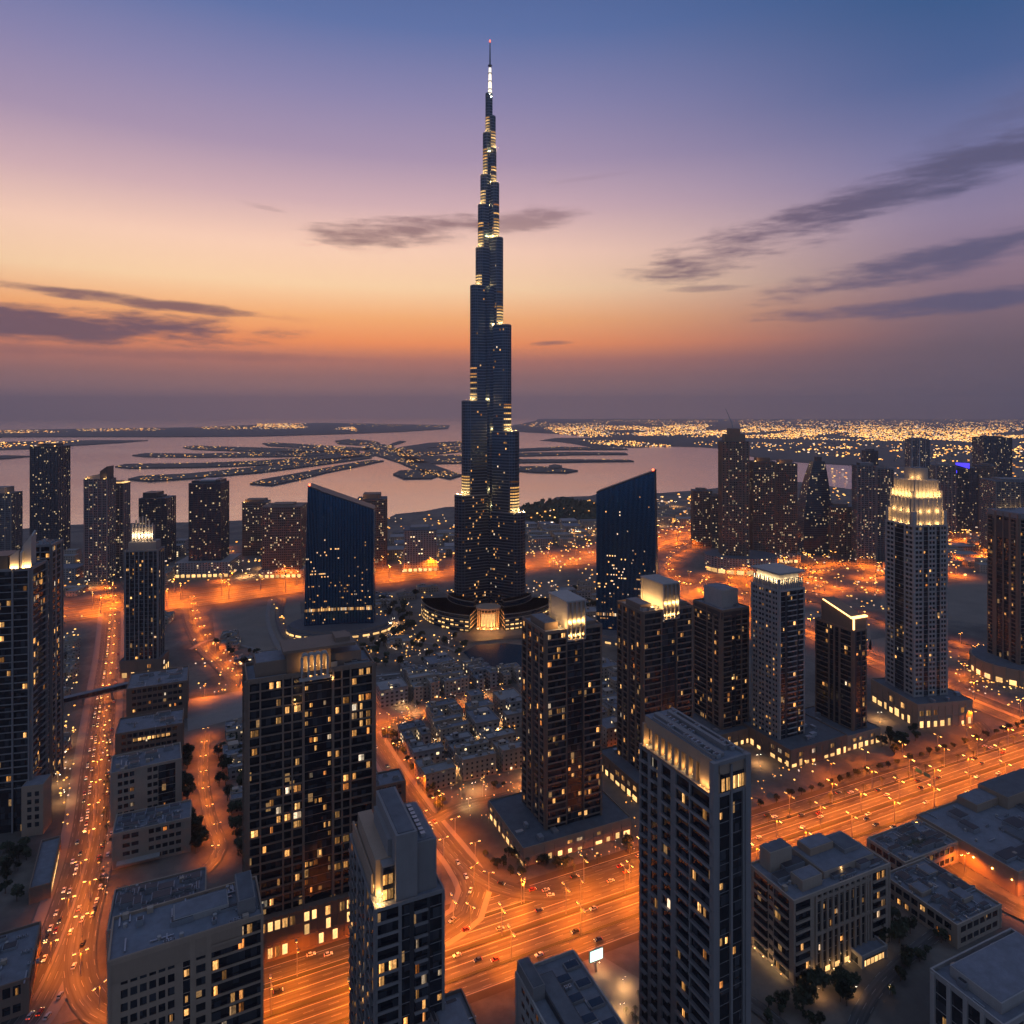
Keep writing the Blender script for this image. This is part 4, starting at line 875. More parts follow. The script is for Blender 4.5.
    # curved podium wings and the glowing entrance pavilion
    def arc(r0, r1, a0, a1, h, n=14, cx=0, cy_=0):
        p = [(cx+math.cos(R(a0+(a1-a0)*i/n))*r1, cy_+math.sin(R(a0+(a1-a0)*i/n))*r1) for i in range(n+1)]+[(cx+math.cos(R(a1-(a1-a0)*i/n))*r0, cy_+math.sin(R(a1-(a1-a0)*i/n))*r0) for i in range(n+1)]
        return p
    b = MB(); z = 0
    for a0, a1, r0, r1, hh in ((188, 256, 62, 98, 22), (284, 352, 62, 92, 22), (196, 250, 50, 62, 30), (290, 344, 50, 62, 30)):
        p = arc(r0, r1, a0, a1, hh); b.prism(p, 0, hh, 0)
        for k in range(4): b.prism(arc(r0-.4, r1+.5, a0-.3, a1+.3, 0), hh*(k+1)/4-1.2, hh*(k+1)/4, 1)
    b.build('podium', [M['glasst'], M['beige']], e)
    for a0, a1, r1 in ((188, 256, 98.7), (284, 352, 92.7)):
        for k in range(3):
            for i in range(16):
                if rnd.random() < .75:
                    t = R(a0+(a1-a0)*(i+.5)/16); put('podium_window', SHOPM(), e, (math.cos(t)*r1*.998, math.sin(t)*r1*.998, 1.2+k*5.5), t+R(90), (4.6, 1, 1.7))
    b = MB(); b.prism(arc(0.1, 17, 0, 360, 0, 20)[:20], 0, 3, 0) if False else None
    c = [(math.cos(2*math.pi*i/20)*16, -74+math.sin(2*math.pi*i/20)*14) for i in range(20)]
    b.prism(c, 0, 2.5, 0); b.prism([(x*.8, -74+(y+74)*.8) for x, y in c], 20, 22, 0); b.prism([(x*1.05, -74+(y+74)*1.05) for x, y in c], 26, 28, 0)
    for x, y in c: b.box(x*.9-.5, x*.9+.5, -74+(y+74)*.9-.5, -74+(y+74)*.9+.5, 2.5, 26, 0)
    b.build('entrance_pavilion', M['beige'], e)
    b = MB(); b.prism([(x*.6, -74+(y+74)*.6) for x, y in c], 2.5, 20, 0); b.build('lobby_glass', M['shop'], e)
    floods(e, [(-13, -91, 2.8), (13, -91, 2.8), (-5, -93, 2.8), (5, -93, 2.8)], 26000, (1, .40, .09), 2.0)
stepped_spire()

# ------------------------------------------------------------ the two blue glass sail blocks
def sail(label, l, r, yb, tl, tr_, ang, depth, seed):
    Y = 195840/(yb-HY); cx, cy_, w, d, a = front(l, r, Y, ang, depth); zl = zof(tl, Y); zr = zof(tr_, Y+w*math.sin(a))
    e = empty('glass_office_tower', label, 'office tower', (cx, cy_, 0), a); n = 12
    # concave front, slanted roofline, slightly tapering
    bow = lambda t: 3.2*(1-(2*t-1)**2)
    fr_ = [(-w/2+w*i/n, -d/2+bow(i/n)) for i in range(n+1)]; pts = fr_+[(w/2+1.5, 0), (w/2, d/2), (-w/2, d/2)]
    tp = 5 if zl > zr else -4
    top = [(x+(tp if (x < -w/4 and tp > 0) else 0)*(1-(x+w/2)/w*1.3)*(1 if x < 0 else 0)+(tp*.9*(x/w+.5) if tp < 0 else 0), y) for x, y in pts]
    zt = [zl+(zr-zl)*(x+w/2)/w for x, y in pts]
    b = MB(); b.prism(pts, 0, zt, 0, 0, top); b.build('curtain_wall', M['glassb'], e)
    b = MB()   # vertical fins that follow the glass
    m = 46
    for i in range(m+1):
        t = i/m; x = -w/2+w*t; y = -d/2+bow(t); k = t*n; j = min(n-1, int(k)); f = k-j
        xt = top[j][0]*(1-f)+top[j+1][0]*f; z1 = zl+(zr-zl)*t
        b.prism([(x-.2, y-.7), (x+.2, y-.7), (x+.2, y), (x-.2, y)], 12, z1-.5, 0, 0, [(xt-.2, y-.7), (xt+.2, y-.7), (xt+.2, y), (xt-.2, y)])
    b.build('fin', M['bluefin'], e)
    b = MB(); zt2 = [z+1.6 for z in zt]; b.prism([(x*1.006, y-.3 if y < 0 else y+.3) for x, y in top], zt, zt2, 0); b.build('roof_edge', M['dark'], e)
    b = MB(); b.box(-1, 1, -1, 1, 0, 2.4); b.build('beacon', M['red'], e, (top[0][0]+1.5 if zl > zr else top[n][0]-1.5, -d/2+3, (zl if zl > zr else zr)+1.2))
    rnd = random.Random(seed); cnt = 0; rest = MB(); WM = winmesh()
    nf = int(zl/4.0)
    for fl_ in range(nf):
        z = 4+fl_*4.0; dens = .0 if z < 10 else (.13 if z < 85 else (.05 if z < 115 else .008))
        if seed == 2: dens *= 1.15
        for i in range(m):
            if mnoise.noise(Vector((i*.13, fl_*.9, seed*7.0))) > .05 and rnd.random() < dens*2.2 or (24 < z < 31 and rnd.random() < .8):
                t = (i+.5)/m; x = -w/2+w*t; y = -d/2+bow(t)-.3
                k = t*n; j = min(n-1, int(k)); f = k-j; x += ((top[j][0]-pts[j][0])*(1-f)+(top[j+1][0]-pts[j+1][0])*f)*z/max(zl, zr)
                if z > zl+(zr-zl)*t-8: continue
                mi = rnd.choice((0, 1, 1, 3, 3)); h_ = 1.5 if not 24 < z < 31 else 3.6
                if cnt < 100: put('window', WM[mi], e, (x, y, z), 0, (w/m*.8, 1, h_)); cnt += 1
                else: rest.box(x-w/m*.4, x+w/m*.4, y-.05, y+.05, z, z+h_, mi)
    if rest.v: tag(rest.build('far_windows', [M['w%d' % i] for i in range(4)], e), kind='stuff')
    q = [(math.cos(2*math.pi*i/28)*w*.78, math.sin(2*math.pi*i/28)*d*1.25-4) for i in range(28)]
    b = MB(); b.prism(q, 0, 6, 0, 1); b.prism([(x*.93, y*.93) for x, y in q], 6, 10, 0, 1); b.build('podium', [M['grey'], M['roofd']], e)
    for i in range(28):
        x, y = q[i]; x2, y2 = q[(i+1) % 28]
        if (y+y2) < 0: put('shop_window', SHOPM(), e, ((x+x2)/2*1.002, (y+y2)/2*1.002, 1), math.atan2(y2-y, x2-x), (w*.1, 1, 2.4))
sail('blue glass tower with roofline sloping down to the right, left of the supertall', 304, 373.5, 634, 487, 510, 8, 34, 1)
sail('blue glass tower with roofline rising to the right, on the right of the supertall', 596.5, 657, 637, 493, 472, -17, 30, 2)

# ------------------------------------------------------------ mid-distance towers
def far_tower(label, l, r, yb, yt, mat='fa', ang=12, depth=None, ribs=6, crown=None, group=None, name='city_tower', lights=0, roofm='roofd', cat='tower', podium=None):
    Y = 195840/(yb-HY); w0 = (r-l)/F*Y; dep = depth or w0*.8; cx, cy_, w, d, a = front(l, r, Y, ang, dep); h = zof(yt, Y)
    e = empty(name, label, cat, (cx, cy_, 0), a, group)
    b = MB(); b.box(-w/2, w/2, -d/2, d/2, 0, h); b.build('wall', M[mat], e)
    wm = {'fa': 'brown', 'fb': 'grey', 'fc': 'dark', 'low2': 'grey', 'low': 'sand'}[mat]
    if ribs:
        b = MB()
        for fc in FACES:
            L = w if fc in 'FB' else d; n = max(2, int(ribs*L/w))
            for i in range(n+1): u = (L-1.2)*i/n; fbox(b, fc, w, d, u, u+1.2, -.05, .8, 0, h+1)
        b.build('rib', M[wm], e)
    b = MB(); b.box(-w/2-.5, w/2+.5, -d/2-.5, d/2+.5, h, h+1.2, 0); b.box(-w*.3, w*.25, -d*.3, d*.3, h+1.2, h+5, 1); b.build('roof', [M[roofm], M[wm]], e)
    for q in (crown or []):
        b = MB(); x0, x1, z0, z1, mm = q[:5]; dd = q[5] if len(q) > 5 else .8
        zs = z1 if isinstance(z1, tuple) else (z1, z1)
        b.prism([(x0*w, -d/2*dd), (x1*w, -d/2*dd), (x1*w, d/2*dd), (x0*w, d/2*dd)], h+z0, [h+zs[0], h+zs[1], h+zs[1], h+zs[0]]); b.build('crown_tier', M[mm], e)
    if lights: floods(e, [(w*(-.4+.8*i/max(1, lights-1)), -d/2-1.2, h+1.4) for i in range(lights)], 3500, (1, .5, .15), 2.0)
    if podium:
        ph_, s = podium; b = MB(); b.box(-w/2*s, w/2*s, -d/2*s, d/2*s, 0, ph_); b.build('podium', M['low2'], e)
        for i in range(int(w*s/9)): put('shop_window', SHOPM(), e, (-w/2*s+5+i*9, -d/2*s-.05, 1), 0, (6, 1, 5))
    return e, w, d, h
far_tower('tall dark tower with orange lit top corners at the left by the water', 30, 58, 560, 447, 'fc', 6, crown=[(-.3, .3, 0, 6, 'dark')], ribs=7, lights=2)
far_tower('dark tower with a pointed slanting crown beside the water, left of its lower wing', 84, 107, 585, 480, 'fb', 6, crown=[(-.5, .15, 0, (4, 10), 'grey'), (.15, .45, 0, (14, 22), 'dark')], ribs=5, lights=2)
far_tower('flat topped tower joined to the right of the pointed crown tower, orange lit roof edge', 107.5, 124, 578, 484, 'fb', 6, crown=[(-.5, .5, 1.2, 2.4, 'shop', 1.0)], ribs=4)
far_tower('stepped dark tower behind the slender ribbed one', 139, 167, 565, 499, 'fc', 6, crown=[(-.4, .1, 0, 11, 'dark')], ribs=5)
far_tower('dark round cornered tower with white lit roof garden and lit base', 189, 221, 576, 484, 'fc', 6, crown=[(-.45, .45, 0, (5, 6), 'dark'), (-.2, .3, 4, 7, 'metal')], ribs=7, podium=(26, 1.7))
far_tower('small yellow striped tower by the coast left of the plain slab', 242, 266, 556, 503, 'fa', 6, crown=[(-.4, .4, 0, 6, 'brown')], ribs=0, lights=1)
far_tower('plain brown slab block with bright white lit base', 262, 301, 578, 508, 'fa', 6, ribs=5, podium=(14, 1.15), crown=[(-.5, .5, 0, 2, 'brown', 1.0)])
far_tower('brown tower peeking out behind the left blue glass tower', 357, 386, 566, 500, 'fa', 8, ribs=4, crown=[(-.3, .3, 0, 10, 'brown')], lights=1)
e, w, d, h = far_tower('dark ornate tower under construction with a crane on top', 722, 749, 572, 442, 'fa', -8, ribs=8, crown=[(-.38, .38, 0, 14, 'brown'), (-.2, .2, 14, 24, 'brown')])
b = MB(); b.tube((0, 0, h+20), (-3, 0, h+34), .9, .7); b.tube((-3, 0, h+34), (-14, 0, h+60), .8, .4); b.build('crane', M['metal'], e)
q = [(math.cos(2*math.pi*i/24)*64+12, math.sin(2*math.pi*i/24)*44-2) for i in range(24)]; b = MB(); b.prism(q, 0, 30, 0, 1); b.build('podium', [M['low2'], M['roofd']], e)
for i in range(13, 24): x, y = q[i]; x2, y2 = q[(i+1) % 24]; put('shop_window', SHOPM(), e, ((x+x2)/2, (y+y2)/2-.3, 2), math.atan2(y2-y, x2-x), (12, 1, 7))
far_tower('left of the twin brown towers with lit pointed tops', 753, 775, 566, 462, 'fa', -8, ribs=6, crown=[(-.3, .3, 0, 8, 'brown')], lights=1, podium=(18, 1.3))
far_tower('right of the twin brown towers with lit pointed tops', 776, 797, 562, 464, 'fa', -8, ribs=6, crown=[(-.3, .3, 0, 8, 'brown')], lights=1, podium=(18, 1.3))
Y = 1390; e = empty('curved_tower', 'dark curved shell tower tapering to a narrow top', 'tower', ((813-512)/F*Y, Y, 0)); b = MB(); n = 10; H_ = zof(461, Y); prev = None
for i in range(n):
    z0, z1 = H_*i/n, H_*(i+1)/n; f0, f1 = [1-.62*((z/H_)**2.4) for z in (z0, z1)]
    c = lambda f, z: [(x*f+9*(z/H_)**2, y*f) for x, y in ((-30, -22), (30, -22), (30, 22), (-30, 22))]
    b.prism(c(f0, z0), z0, z1, 0, None, c(f1, z1))
b.build('wall', M['fc'], e); b = MB(); b.box(5, 15, -6, 6, H_, H_+9); b.build('crown_tier', M['dark'], e)
far_tower('low brown slab between the curved tower and the tall grey towers', 830, 856, 556, 507, 'fa', -10, ribs=6)
far_tower('tall ribbed grey tower left of the ornate stepped one', 857, 876, 563, 466, 'fb', -10, ribs=5, crown=[(-.3, .4, 0, 6, 'grey')])
far_tower('second tall ribbed grey tower, touching the ornate stepped one', 877, 894, 560, 469, 'fb', -10, ribs=5, crown=[(-.5, .2, 0, 5, 'grey')])
far_tower('distant dark block behind the grey towers left of the ornate one', 866, 878, 522, 451, 'fc', -5, ribs=3)
e, w, d, h = far_tower('far slim grey tower with twin lit masts behind the ornate crown', 911, 930, 526, 440, 'fb', -10, ribs=3)
for x in (-.45, .25): b = MB(); b.tube((x*w, -d/2-1, h-90), (x*w, -d/2-1, h+28), 1.2, .6); b.build('mast', M['lgrey'], e)
far_tower('grey tower beside the ornate stepped tower, under the blue sign', 936, 956, 536, 466, 'fb', -12, ribs=5)
e, w, d, h = far_tower('wide blue grey tower carrying a glowing blue roof sign', 953, 978, 532, 468, 'fc', -12, ribs=6)
b = MB(); b.prism([(-w*.4, -d/2-1.5), (w*.15, -d/2-1.5), (w*.15, -d/2-.5), (-w*.4, -d/2-.5)], [h+8, h-1, h-1, h+8], [h+13, h+12, h+12, h+13]); b.box(-w*.55, -w*.35, -d/2-1.5, -d/2-.6, h-12, h-5); b.build('blue_sign', M['blue'], e)
far_tower('brown ribbed tower right of the blue sign tower', 979, 997, 532, 466, 'fa', -12, ribs=5)
far_tower('dark flat topped tower rising far right behind the others', 984, 1012, 512, 438, 'fc', -8, ribs=4)
e, w, d, h = far_tower('tower with floodlit gold top storeys behind the right edge tower', 996, 1040, 560, 482, 'fb', -12, ribs=9)
floods(e, [(-w*.4+i*w*.12, -d/2-2, zof(514, 1300)) for i in range(5)], 12000, (1, .6, .2), 2.0)
far_tower('tower at the far left edge with a lit gold top', -12, 11, 560, 494, 'fb', 6, ribs=4, crown=[(-.4, .2, 0, 12, 'grey')], lights=2)
far_tower('low square block with lit roof edge by the coast', 404, 437, 572, 531, 'low2', 8, ribs=0, podium=(10, 1.1))
far_tower('low brown hotel block beside the bright market at the coast', 693, 712, 546, 491, 'fa', -8, ribs=4)
far_tower('square brown block left of the crane tower', 712, 722, 548, 496, 'fa', -8, ribs=3)
# ------------------------------------------------------------ blocks in the foreground
def blk(label, ft, h, wall='beige', fp=4.2, F_='1C 3W 1C', L_='1C 4W 1C', seed=1, name='apartment_block', units=12, cat='building', lit=.05, wfrac=.5, bp=4.2, **k):
    return tower(name, label, ft, h, fp, {'F': bays(F_), 'L': bays(L_)}, wall=wall, seed=seed, cat=cat, lit=lit, wfrac=wfrac, bp=bp, units=units, nwin=60, **k)
e, w, d = blk('broad office slab with blue grey flat roof and square windows at the bottom left', front(109, 262, 268, 26.6, 26), 70, 'beige', 5.2, '1.6C 9W 1.2C 1.2G .8P 2W .8P 9B', '1C 5W 1C 5W 1C', 31, 'office_block', vis='F', lit=.11, bp=3.6, wfrac=.62, units=4, bd=1.3, ph=.9, pd=.5)
roofbox(e, 'roof_shed', -w*.1, w*.28, -d*.1, d*.3, 70.4, 73, 'lgrey', 'roof'); roofbox(e, 'roof_shed', w*.34, w*.46, -d*.35, d*.4, 70.4, 77, 'grey', 'roofd'); roofbox(e, 'blank_parapet', -w/2-.5, w*.36, -d/2-.45, -d/2+.2, 62, 71.8, 'beige')
e, w, d = blk('low block with roof crowded by air handling boxes, just behind the office slab', front(108, 205, 346, 24, 32), 23, 'sand', 5, '1C 3W 2C 3W 1C', '1C 3W 1C', 32, vis='F', units=30)
e, w, d = blk('low sand block with a lit ground floor canopy beside the boulevard', front(113, 190, 428, 24, 22), 21, 'sand', 4.6, '1C 2W 1C 4W 1C', '1C 3W 1C', 33, vis='F', units=14)
roofbox(e, 'canopy', -w*.45, w*.1, -d/2-5, -d/2-.3, 4, 4.6, 'lgrey'); [put('shop_window', SHOPM(), e, (-w*.4+i*4, -d/2-.06, .4), 0, (3.2, 1, 3.4)) for i in range(4)]
e, w, d = blk('sand block with curved blue roof edge and rows of square windows, right of the boulevard', front(111, 181, 470, 28, 26), 37, 'sand', 5, '1C 3W 2C 2W 3G 1C', '1C 3W 1C', 34, vis='F', units=8, wfrac=.55, lit=.09)
e, w, d = blk('second stepped block behind, with long lit clerestory window band', front(116, 182, 540, 24, 30), 31, 'brown', 5, '1C 12W 1C', '1C 3W 1C', 35, vis='F', units=6)
for i in range(8): put('clerestory_window', winmesh()[1], e, (-w*.22+i*3.4, -d/2-.36, 24), 0, (2.6, 1, 2.2))
e, w, d = blk('third stepped block behind with blue sloping roof beside the slender ribbed tower podium', front(127, 187, 620, 24, 40), 34, 'brown', 5, '1C 12W 1C', '1C 3W 1C', 36, vis='F', units=6, lit=.1)
e, w, d = blk('eight storey balcony block with cluttered blue grey roof, bottom right below the highway', foot(750, 794, 889, 342, 24), 41, 'sand', 4.9, '4B 1C 14G 1C 4B 1C', '1.5C 5B 2W 5B 1.5C', 37, units=14, lit=.05, ph=1.0, bd=1.6, vis='FL')
b = MB()
for i in range(11): u = w*.20+i*w*.58/10; fbox(b, 'F', w, d, u, u+1.4, 0, .9, 0, 41)
for z in (20, 37.5): fbox(b, 'F', w, d, w*.2, w*.8, .02, .8, z, z+1.6)
b.build('facade_frame', M['sand'], e)
roofbox(e, 'roof_shed', -w*.36, -w*.16, -d*.38, -d*.12, 41.4, 47, 'sand', 'roof'); roofbox(e, 'roof_shed', -w*.1, w*.44, -d*.3, d*.44, 41.4, 45, 'sand', 'roof'); roofbox(e, 'roof_shed', -w*.05, w*.2, d*.1, d*.4, 45.25, 49, 'beige', 'roof')
roofbox(e, 'roof_shed', w*.22, w*.4, -d*.1, d*.3, 45.25, 47.5, 'grey', 'roofd'); roofbox(e, 'roof_shed', -w*.42, -w*.2, d*.2, d*.46, 41.4, 52, 'sand', 'roofd')
floods(e, [(w*.08, -d*.31, 43.2)], 160, size=.7); floods(e, [(-w*.3+i*w*.16, -d/2-2.5, 1.5) for i in range(5)]+[(-w/2-2.5, -d*.3+i*d*.2, 1.5) for i in range(4)], 420, size=.6)
for i in range(7): put('shop_window', SHOPM(), e, (-w*.38+i*w*.1, -d/2-1.0, .5), 0, (3.2, 1, 2.6)); 
e, w, d = blk('white framed office with a large sunken flat roof at the bottom right corner', foot(932, 1004, 1085, 272, 24), 41, 'lgrey', 6, '1P 6W 1P 6W 1P', '1P 3G 1P 3G 1P 3G 1P 3G 1P', 38, 'office_block', units=6, parapet=2.2)
roofbox(e, 'roof_shed', -w*.40, w*.44, -d*.36, d*.36, 41.4, 46, 'lgrey', 'roof')
e, w, d = blk('dark roofed office with glazed roof lanterns at the bottom edge, left of the lit forecourt', foot(517, 578, 642, 236, 24), 54, 'lgrey', 5, '1C 8W 1C', '1C 10W 1C', 39, 'office_block', units=0)
roofbox(e, 'roof_shed', -w/2, -w*.3, d*.2, d*.5, 54.2, 60, 'grey', 'roofd'); roofbox(e, 'roof_shed', -w*.3, -w*.02, -d*.4, d*.36, 54.4, 57, 'dark', 'roofd')
for i in range(8): u = MB(); u.box(-3.2, 3.2, -1.9, 1.9, 0, 1.2, 0); u.box(-2.8, 2.8, -1.6, 1.6, 1.2, 1.35, 1); u.build('roof_lantern', [M['grey'], M['glass']], e, (w*.1 if i % 2 else w*.34, d*.38-i*5.0, 54.4))
e, w, d = blk('small blue roofed block at the bottom edge right of the dark navy tower', foot(408, 430, 488, 253, 24), 40, 'brown', 5, '1C 8W 1C', '1C 8W 1C', 40, units=8)
roofbox(e, 'roof_shed', -w*.1, w*.4, -d*.2, d*.35, 40.4, 42.5, 'grey', 'roof')
e, w, d = blk('long flat market hall with orange lit blank wall along the service street', foot(918, 1018, 1125, 404, 24), 13.5, 'beige', 6, '1C 20C 1C', '1C 18C 1C', 41, 'market_hall', units=16, lit=0)
roofbox(e, 'roof_shed', w*.05, w*.5, d*.18, d*.5, 13.9, 22, 'beige', 'roofd'); roofbox(e, 'roof_shed', -w*.15, w*.1, d*.28, d*.5, 13.9, 19, 'beige', 'roof'); roofbox(e, 'roof_shed', -w*.2, w*.3, -d*.35, d*.0, 13.9, 15.4, 'grey', 'roofd')
roofbox(e, 'skylight', -w*.1, w*.1, -d*.28, -d*.08, 15.65, 16.1, 'lgrey', 'dark')
for i in range(6): b = MB(); b.box(-.3, .3, -.3, .3, 0, .5); b.build('wall_light', M['lamp'], e, (-w/2-.35, -d*.45+i*d*.18, 8))
e, w, d = blk('arcaded villa terrace with courtyard roofs beside the back lane, nearer row', foot(884, 957, 1000, 365, 24), 11.5, 'sand', 5.5, '1C 14W 1C', '1C 16W 1C', 42, 'villa_terrace', units=22, wfrac=.55, lit=.06, bp=5)
for q in ((-.3, .1), (.15, -.2), (.2, .3)): roofbox(e, 'roof_shed', w*q[0]-4, w*q[0]+4, d*q[1]-4, d*q[1]+4, 11.9, 14.5, 'sand', 'roof')
e, w, d = blk('arcaded villa terrace with dark courtyard, farther row beside the highway', foot(868, 905, 957, 415, 24), 12, 'sand', 5.5, '1C 14W 1C', '1C 16W 1C', 43, 'villa_terrace', units=24, wfrac=.55, lit=.04, bp=5)
roofbox(e, 'courtyard_roof', -w*.2, w*.2, -d*.2, d*.2, 12.4, 13, 'dark', 'verge')
e, w, d = blk('low blue roofed hall at the left edge below the tall dark tower', front(-60, 28, 310, 28, 40), 16, 'brown', 6, '1C 12W 1C', '1C 8W 1C', 44, 'hall', vis='FR', units=8, lit=.1)
e, w, d = blk('long dark roofed shed with a lit eastern edge beside the boulevard', front(30, 50, 398, 28, 50), 8, 'brown', 6, '1C 5C 1C', '1C 8C 1C', 45, 'hall', vis='FR', units=0, lit=0)
for i in range(10): put('shop_window', SHOPM(), e, (w/2+.66, -d/2+3+i*4, 3), R(90), (2.4, 1, 2.2))
e, w, d = blk('small block with blue roof squeezed between the big balcony tower and the street', front(373, 405, 492, 24, 18), 15, 'brown', 5, '1C 8W 1C', '1C 8W 1C', 46, units=6)
e, w, d = blk('low pavilion with a warm lit front in the garden forecourt of the balcony block', foot(826, 862, 886, 352, 24), 5, 'lgrey', 5, '1C 8G 1C', '1C 8G 1C', 47, 'pavilion', units=0, lit=0)
for i in range(6): put('shop_window', SHOPM(), e, (-w*.4+i*w*.16, -d/2-.1, .4), 0, (w*.12, 1, 2.8))
# footbridge over the boulevard
p0, p1 = Vector(G(62, 702, 9)[:2]), Vector(G(130, 686, 9)[:2]); L = (p1-p0).length; an = math.atan2(p1.y-p0.y, p1.x-p0.x)
e = empty('footbridge', 'long covered footbridge crossing over the lit boulevard', 'bridge', (*((p0+p1)/2), 0), an)
b = MB(); b.box(-L/2, L/2, -3, 3, 8, 8.8); b.build('deck', M['grey'], e); b = MB(); b.box(-L/2, L/2, -3.2, 3.2, 12.5, 13); b.build('roof', M['roof'], e)
b = MB(); b.box(-L/2+.2, L/2-.2, -2.9, 2.9, 8.81, 12.49); b.build('glazing', M['glass'], e)
for x in (-.48, -.2, .22, .48): b = MB(); b.box(x*L-.8, x*L+.8, -1.5, 1.5, 0, 7.99); b.build('pier', M['grey'], e)
b = MB(); b.box(-4, 4, -.4, .4, 6, 12); b.box(-.5, .5, -.5, .5, 0, 6); e = empty('billboard', 'small pale lit billboard at the corner of the forecourt beside the highway', 'billboard', G(596, 972), R(24)); b.build('board', M['grey'], e)
b = MB(); b.box(-3.7, 3.7, -.5, -.41, 6.3, 11.7); b.build('screen', emis('billboard_screen', (.6, .9, .75, 1), 1.4, var=.2), e)

def clutter(e_name_w_d_h, n, seed, x0=-.46, x1=.46, y0=-.46, y1=.46):
    e, w, d, h = e_name_w_d_h; rnd = random.Random(seed)
    for i in range(n):
        k = rnd.random(); x, y = rnd.uniform(x0, x1)*w, rnd.uniform(y0, y1)*d; b = MB()
        if k < .35:
            L = rnd.uniform(3, 9); a = rnd.random() < .5; b.box(*((-L/2, L/2, -.3, .3) if a else (-.3, .3, -L/2, L/2)), .3, .8); b.build('duct', M['metal'], e, (x, y, h+i*.002))
        elif k < .55: b.tube((0, 0, 0), (0, 0, 1.6), .8, .8, 10); b.build('water_tank', M['lgrey'], e, (x, y, h))
        elif k < .9:
            for q in range(rnd.randint(2, 4)): put('cooling_unit', UMESH[rnd.randrange(3)], e, (x+q*1.7, y, h+.001*i))
        else: b.box(-1.2, 1.2, -1, 1, 0, 2.3); b.build('stair_head', M['sand'], e, (x, y, h))
UMESH = []
for s_ in ((1.2, 1.0, 1.1), (1.3, 1.6, 1.3), (1.0, 1.0, .8)): b = MB(); b.box(-s_[0]/2, s_[0]/2, -s_[1]/2, s_[1]/2, 0, s_[2], 0); b.tube((0, 0, s_[2]), (0, 0, s_[2]+.12), .4, .4, 8, 1); UMESH.append(b.mesh('cooling_unit', [M['metal'], M['dark']]))
for q_, n_ in (('broad office slab', 34), ('low block with roof crowded', 30), ('low sand block with', 18), ('sand block with curved', 14), ('eight storey', 40), ('white framed', 20), ('arcaded villa terrace with courtyard', 50), ('arcaded villa terrace with dark', 46), ('long flat market', 40), ('low blue roofed', 18), ('second stepped', 12), ('third stepped', 12), ('small blue', 10), ('dark roofed office', 8)):
    for o_ in [o for o in bpy.data.objects if o.type == 'EMPTY' and str(o.get('label', '')).startswith(q_)]:
        rf = [c for c in o_.children if c.name.startswith('roof') and len(c.data.vertices) >= 40][0]; xs = [v.co.x for v in rf.data.vertices]; ys = [v.co.y for v in rf.data.vertices]; z_ = rf.data.vertices[4].co.z
        clutter((o_, max(xs)-min(xs), max(ys)-min(ys), z_), n_, len(q_))
# ------------------------------------------------------------ low-rise quarters
ROADS = [(hw, 40), (UP, 66), (BL, 20), (BL2, 12), (S1, 13), (S2, 10), (S3, 9), (RA, 24), (RB, 13), (RC, 12), (RD, 22), (RE, 12), (RF, 9), (RG, 12), (RH, 12), (RI, 12), (RJ, 10), (RK, 10), (RM, 7), (RN, 16), (RO, 14), (RP, 8)]
def clear_of_roads(p, m):
    for pts, hwid in ROADS:
        for q in pts:
            if (q-p).length < hwid+m: return False
    return True
FOOT = [(o.matrix_world.translation if 0 else Vector(o.location)) for o in bpy.data.objects if o.type == 'EMPTY' and o.get('category')]
def tower_clear(p, m):
    for o in TW:
        if (Vector((o[0], o[1]))-p).length < o[2]+m: return False
    return True
TW = []
bpy.context.view_layer.update()
for o in bpy.data.objects:
    if o.type == 'EMPTY' and o.get('category'):
        r = 0
        for c in KIDS.get(o.name, None) or [c for c in o.children]:
            if c.type == 'MESH' and not c.name.startswith(('window', 'balcony', 'floodlight', 'shop', 'far_w', 'more')):
                for v in c.bound_box: r = max(r, math.hypot(v[0]+c.location.x, v[1]+c.location.y))
        TW.append((o.location.x, o.location.y, r*.86))
ORD = ['first', 'second', 'third', 'fourth', 'fifth', 'sixth', 'seventh', 'eighth', 'ninth', 'tenth', 'eleventh', 'twelfth', 'thirteenth', 'fourteenth', 'fifteenth', 'sixteenth', 'seventeenth', 'eighteenth', 'nineteenth', 'twentieth']
UM = []
for i in range(5):
    u = MB(); sx, sy, sz = ((2, 1.5, 1.2), (3, 2, 1.8), (1.2, 1.2, 2.4), (4, 2.4, 2.8), (1.6, 3.2, 1.3))[i]; u.box(-sx/2, sx/2, -sy/2, sy/2, 0, sz); UM.append(u.mesh('roof_unit', M['metal' if i < 3 else 'sand']))
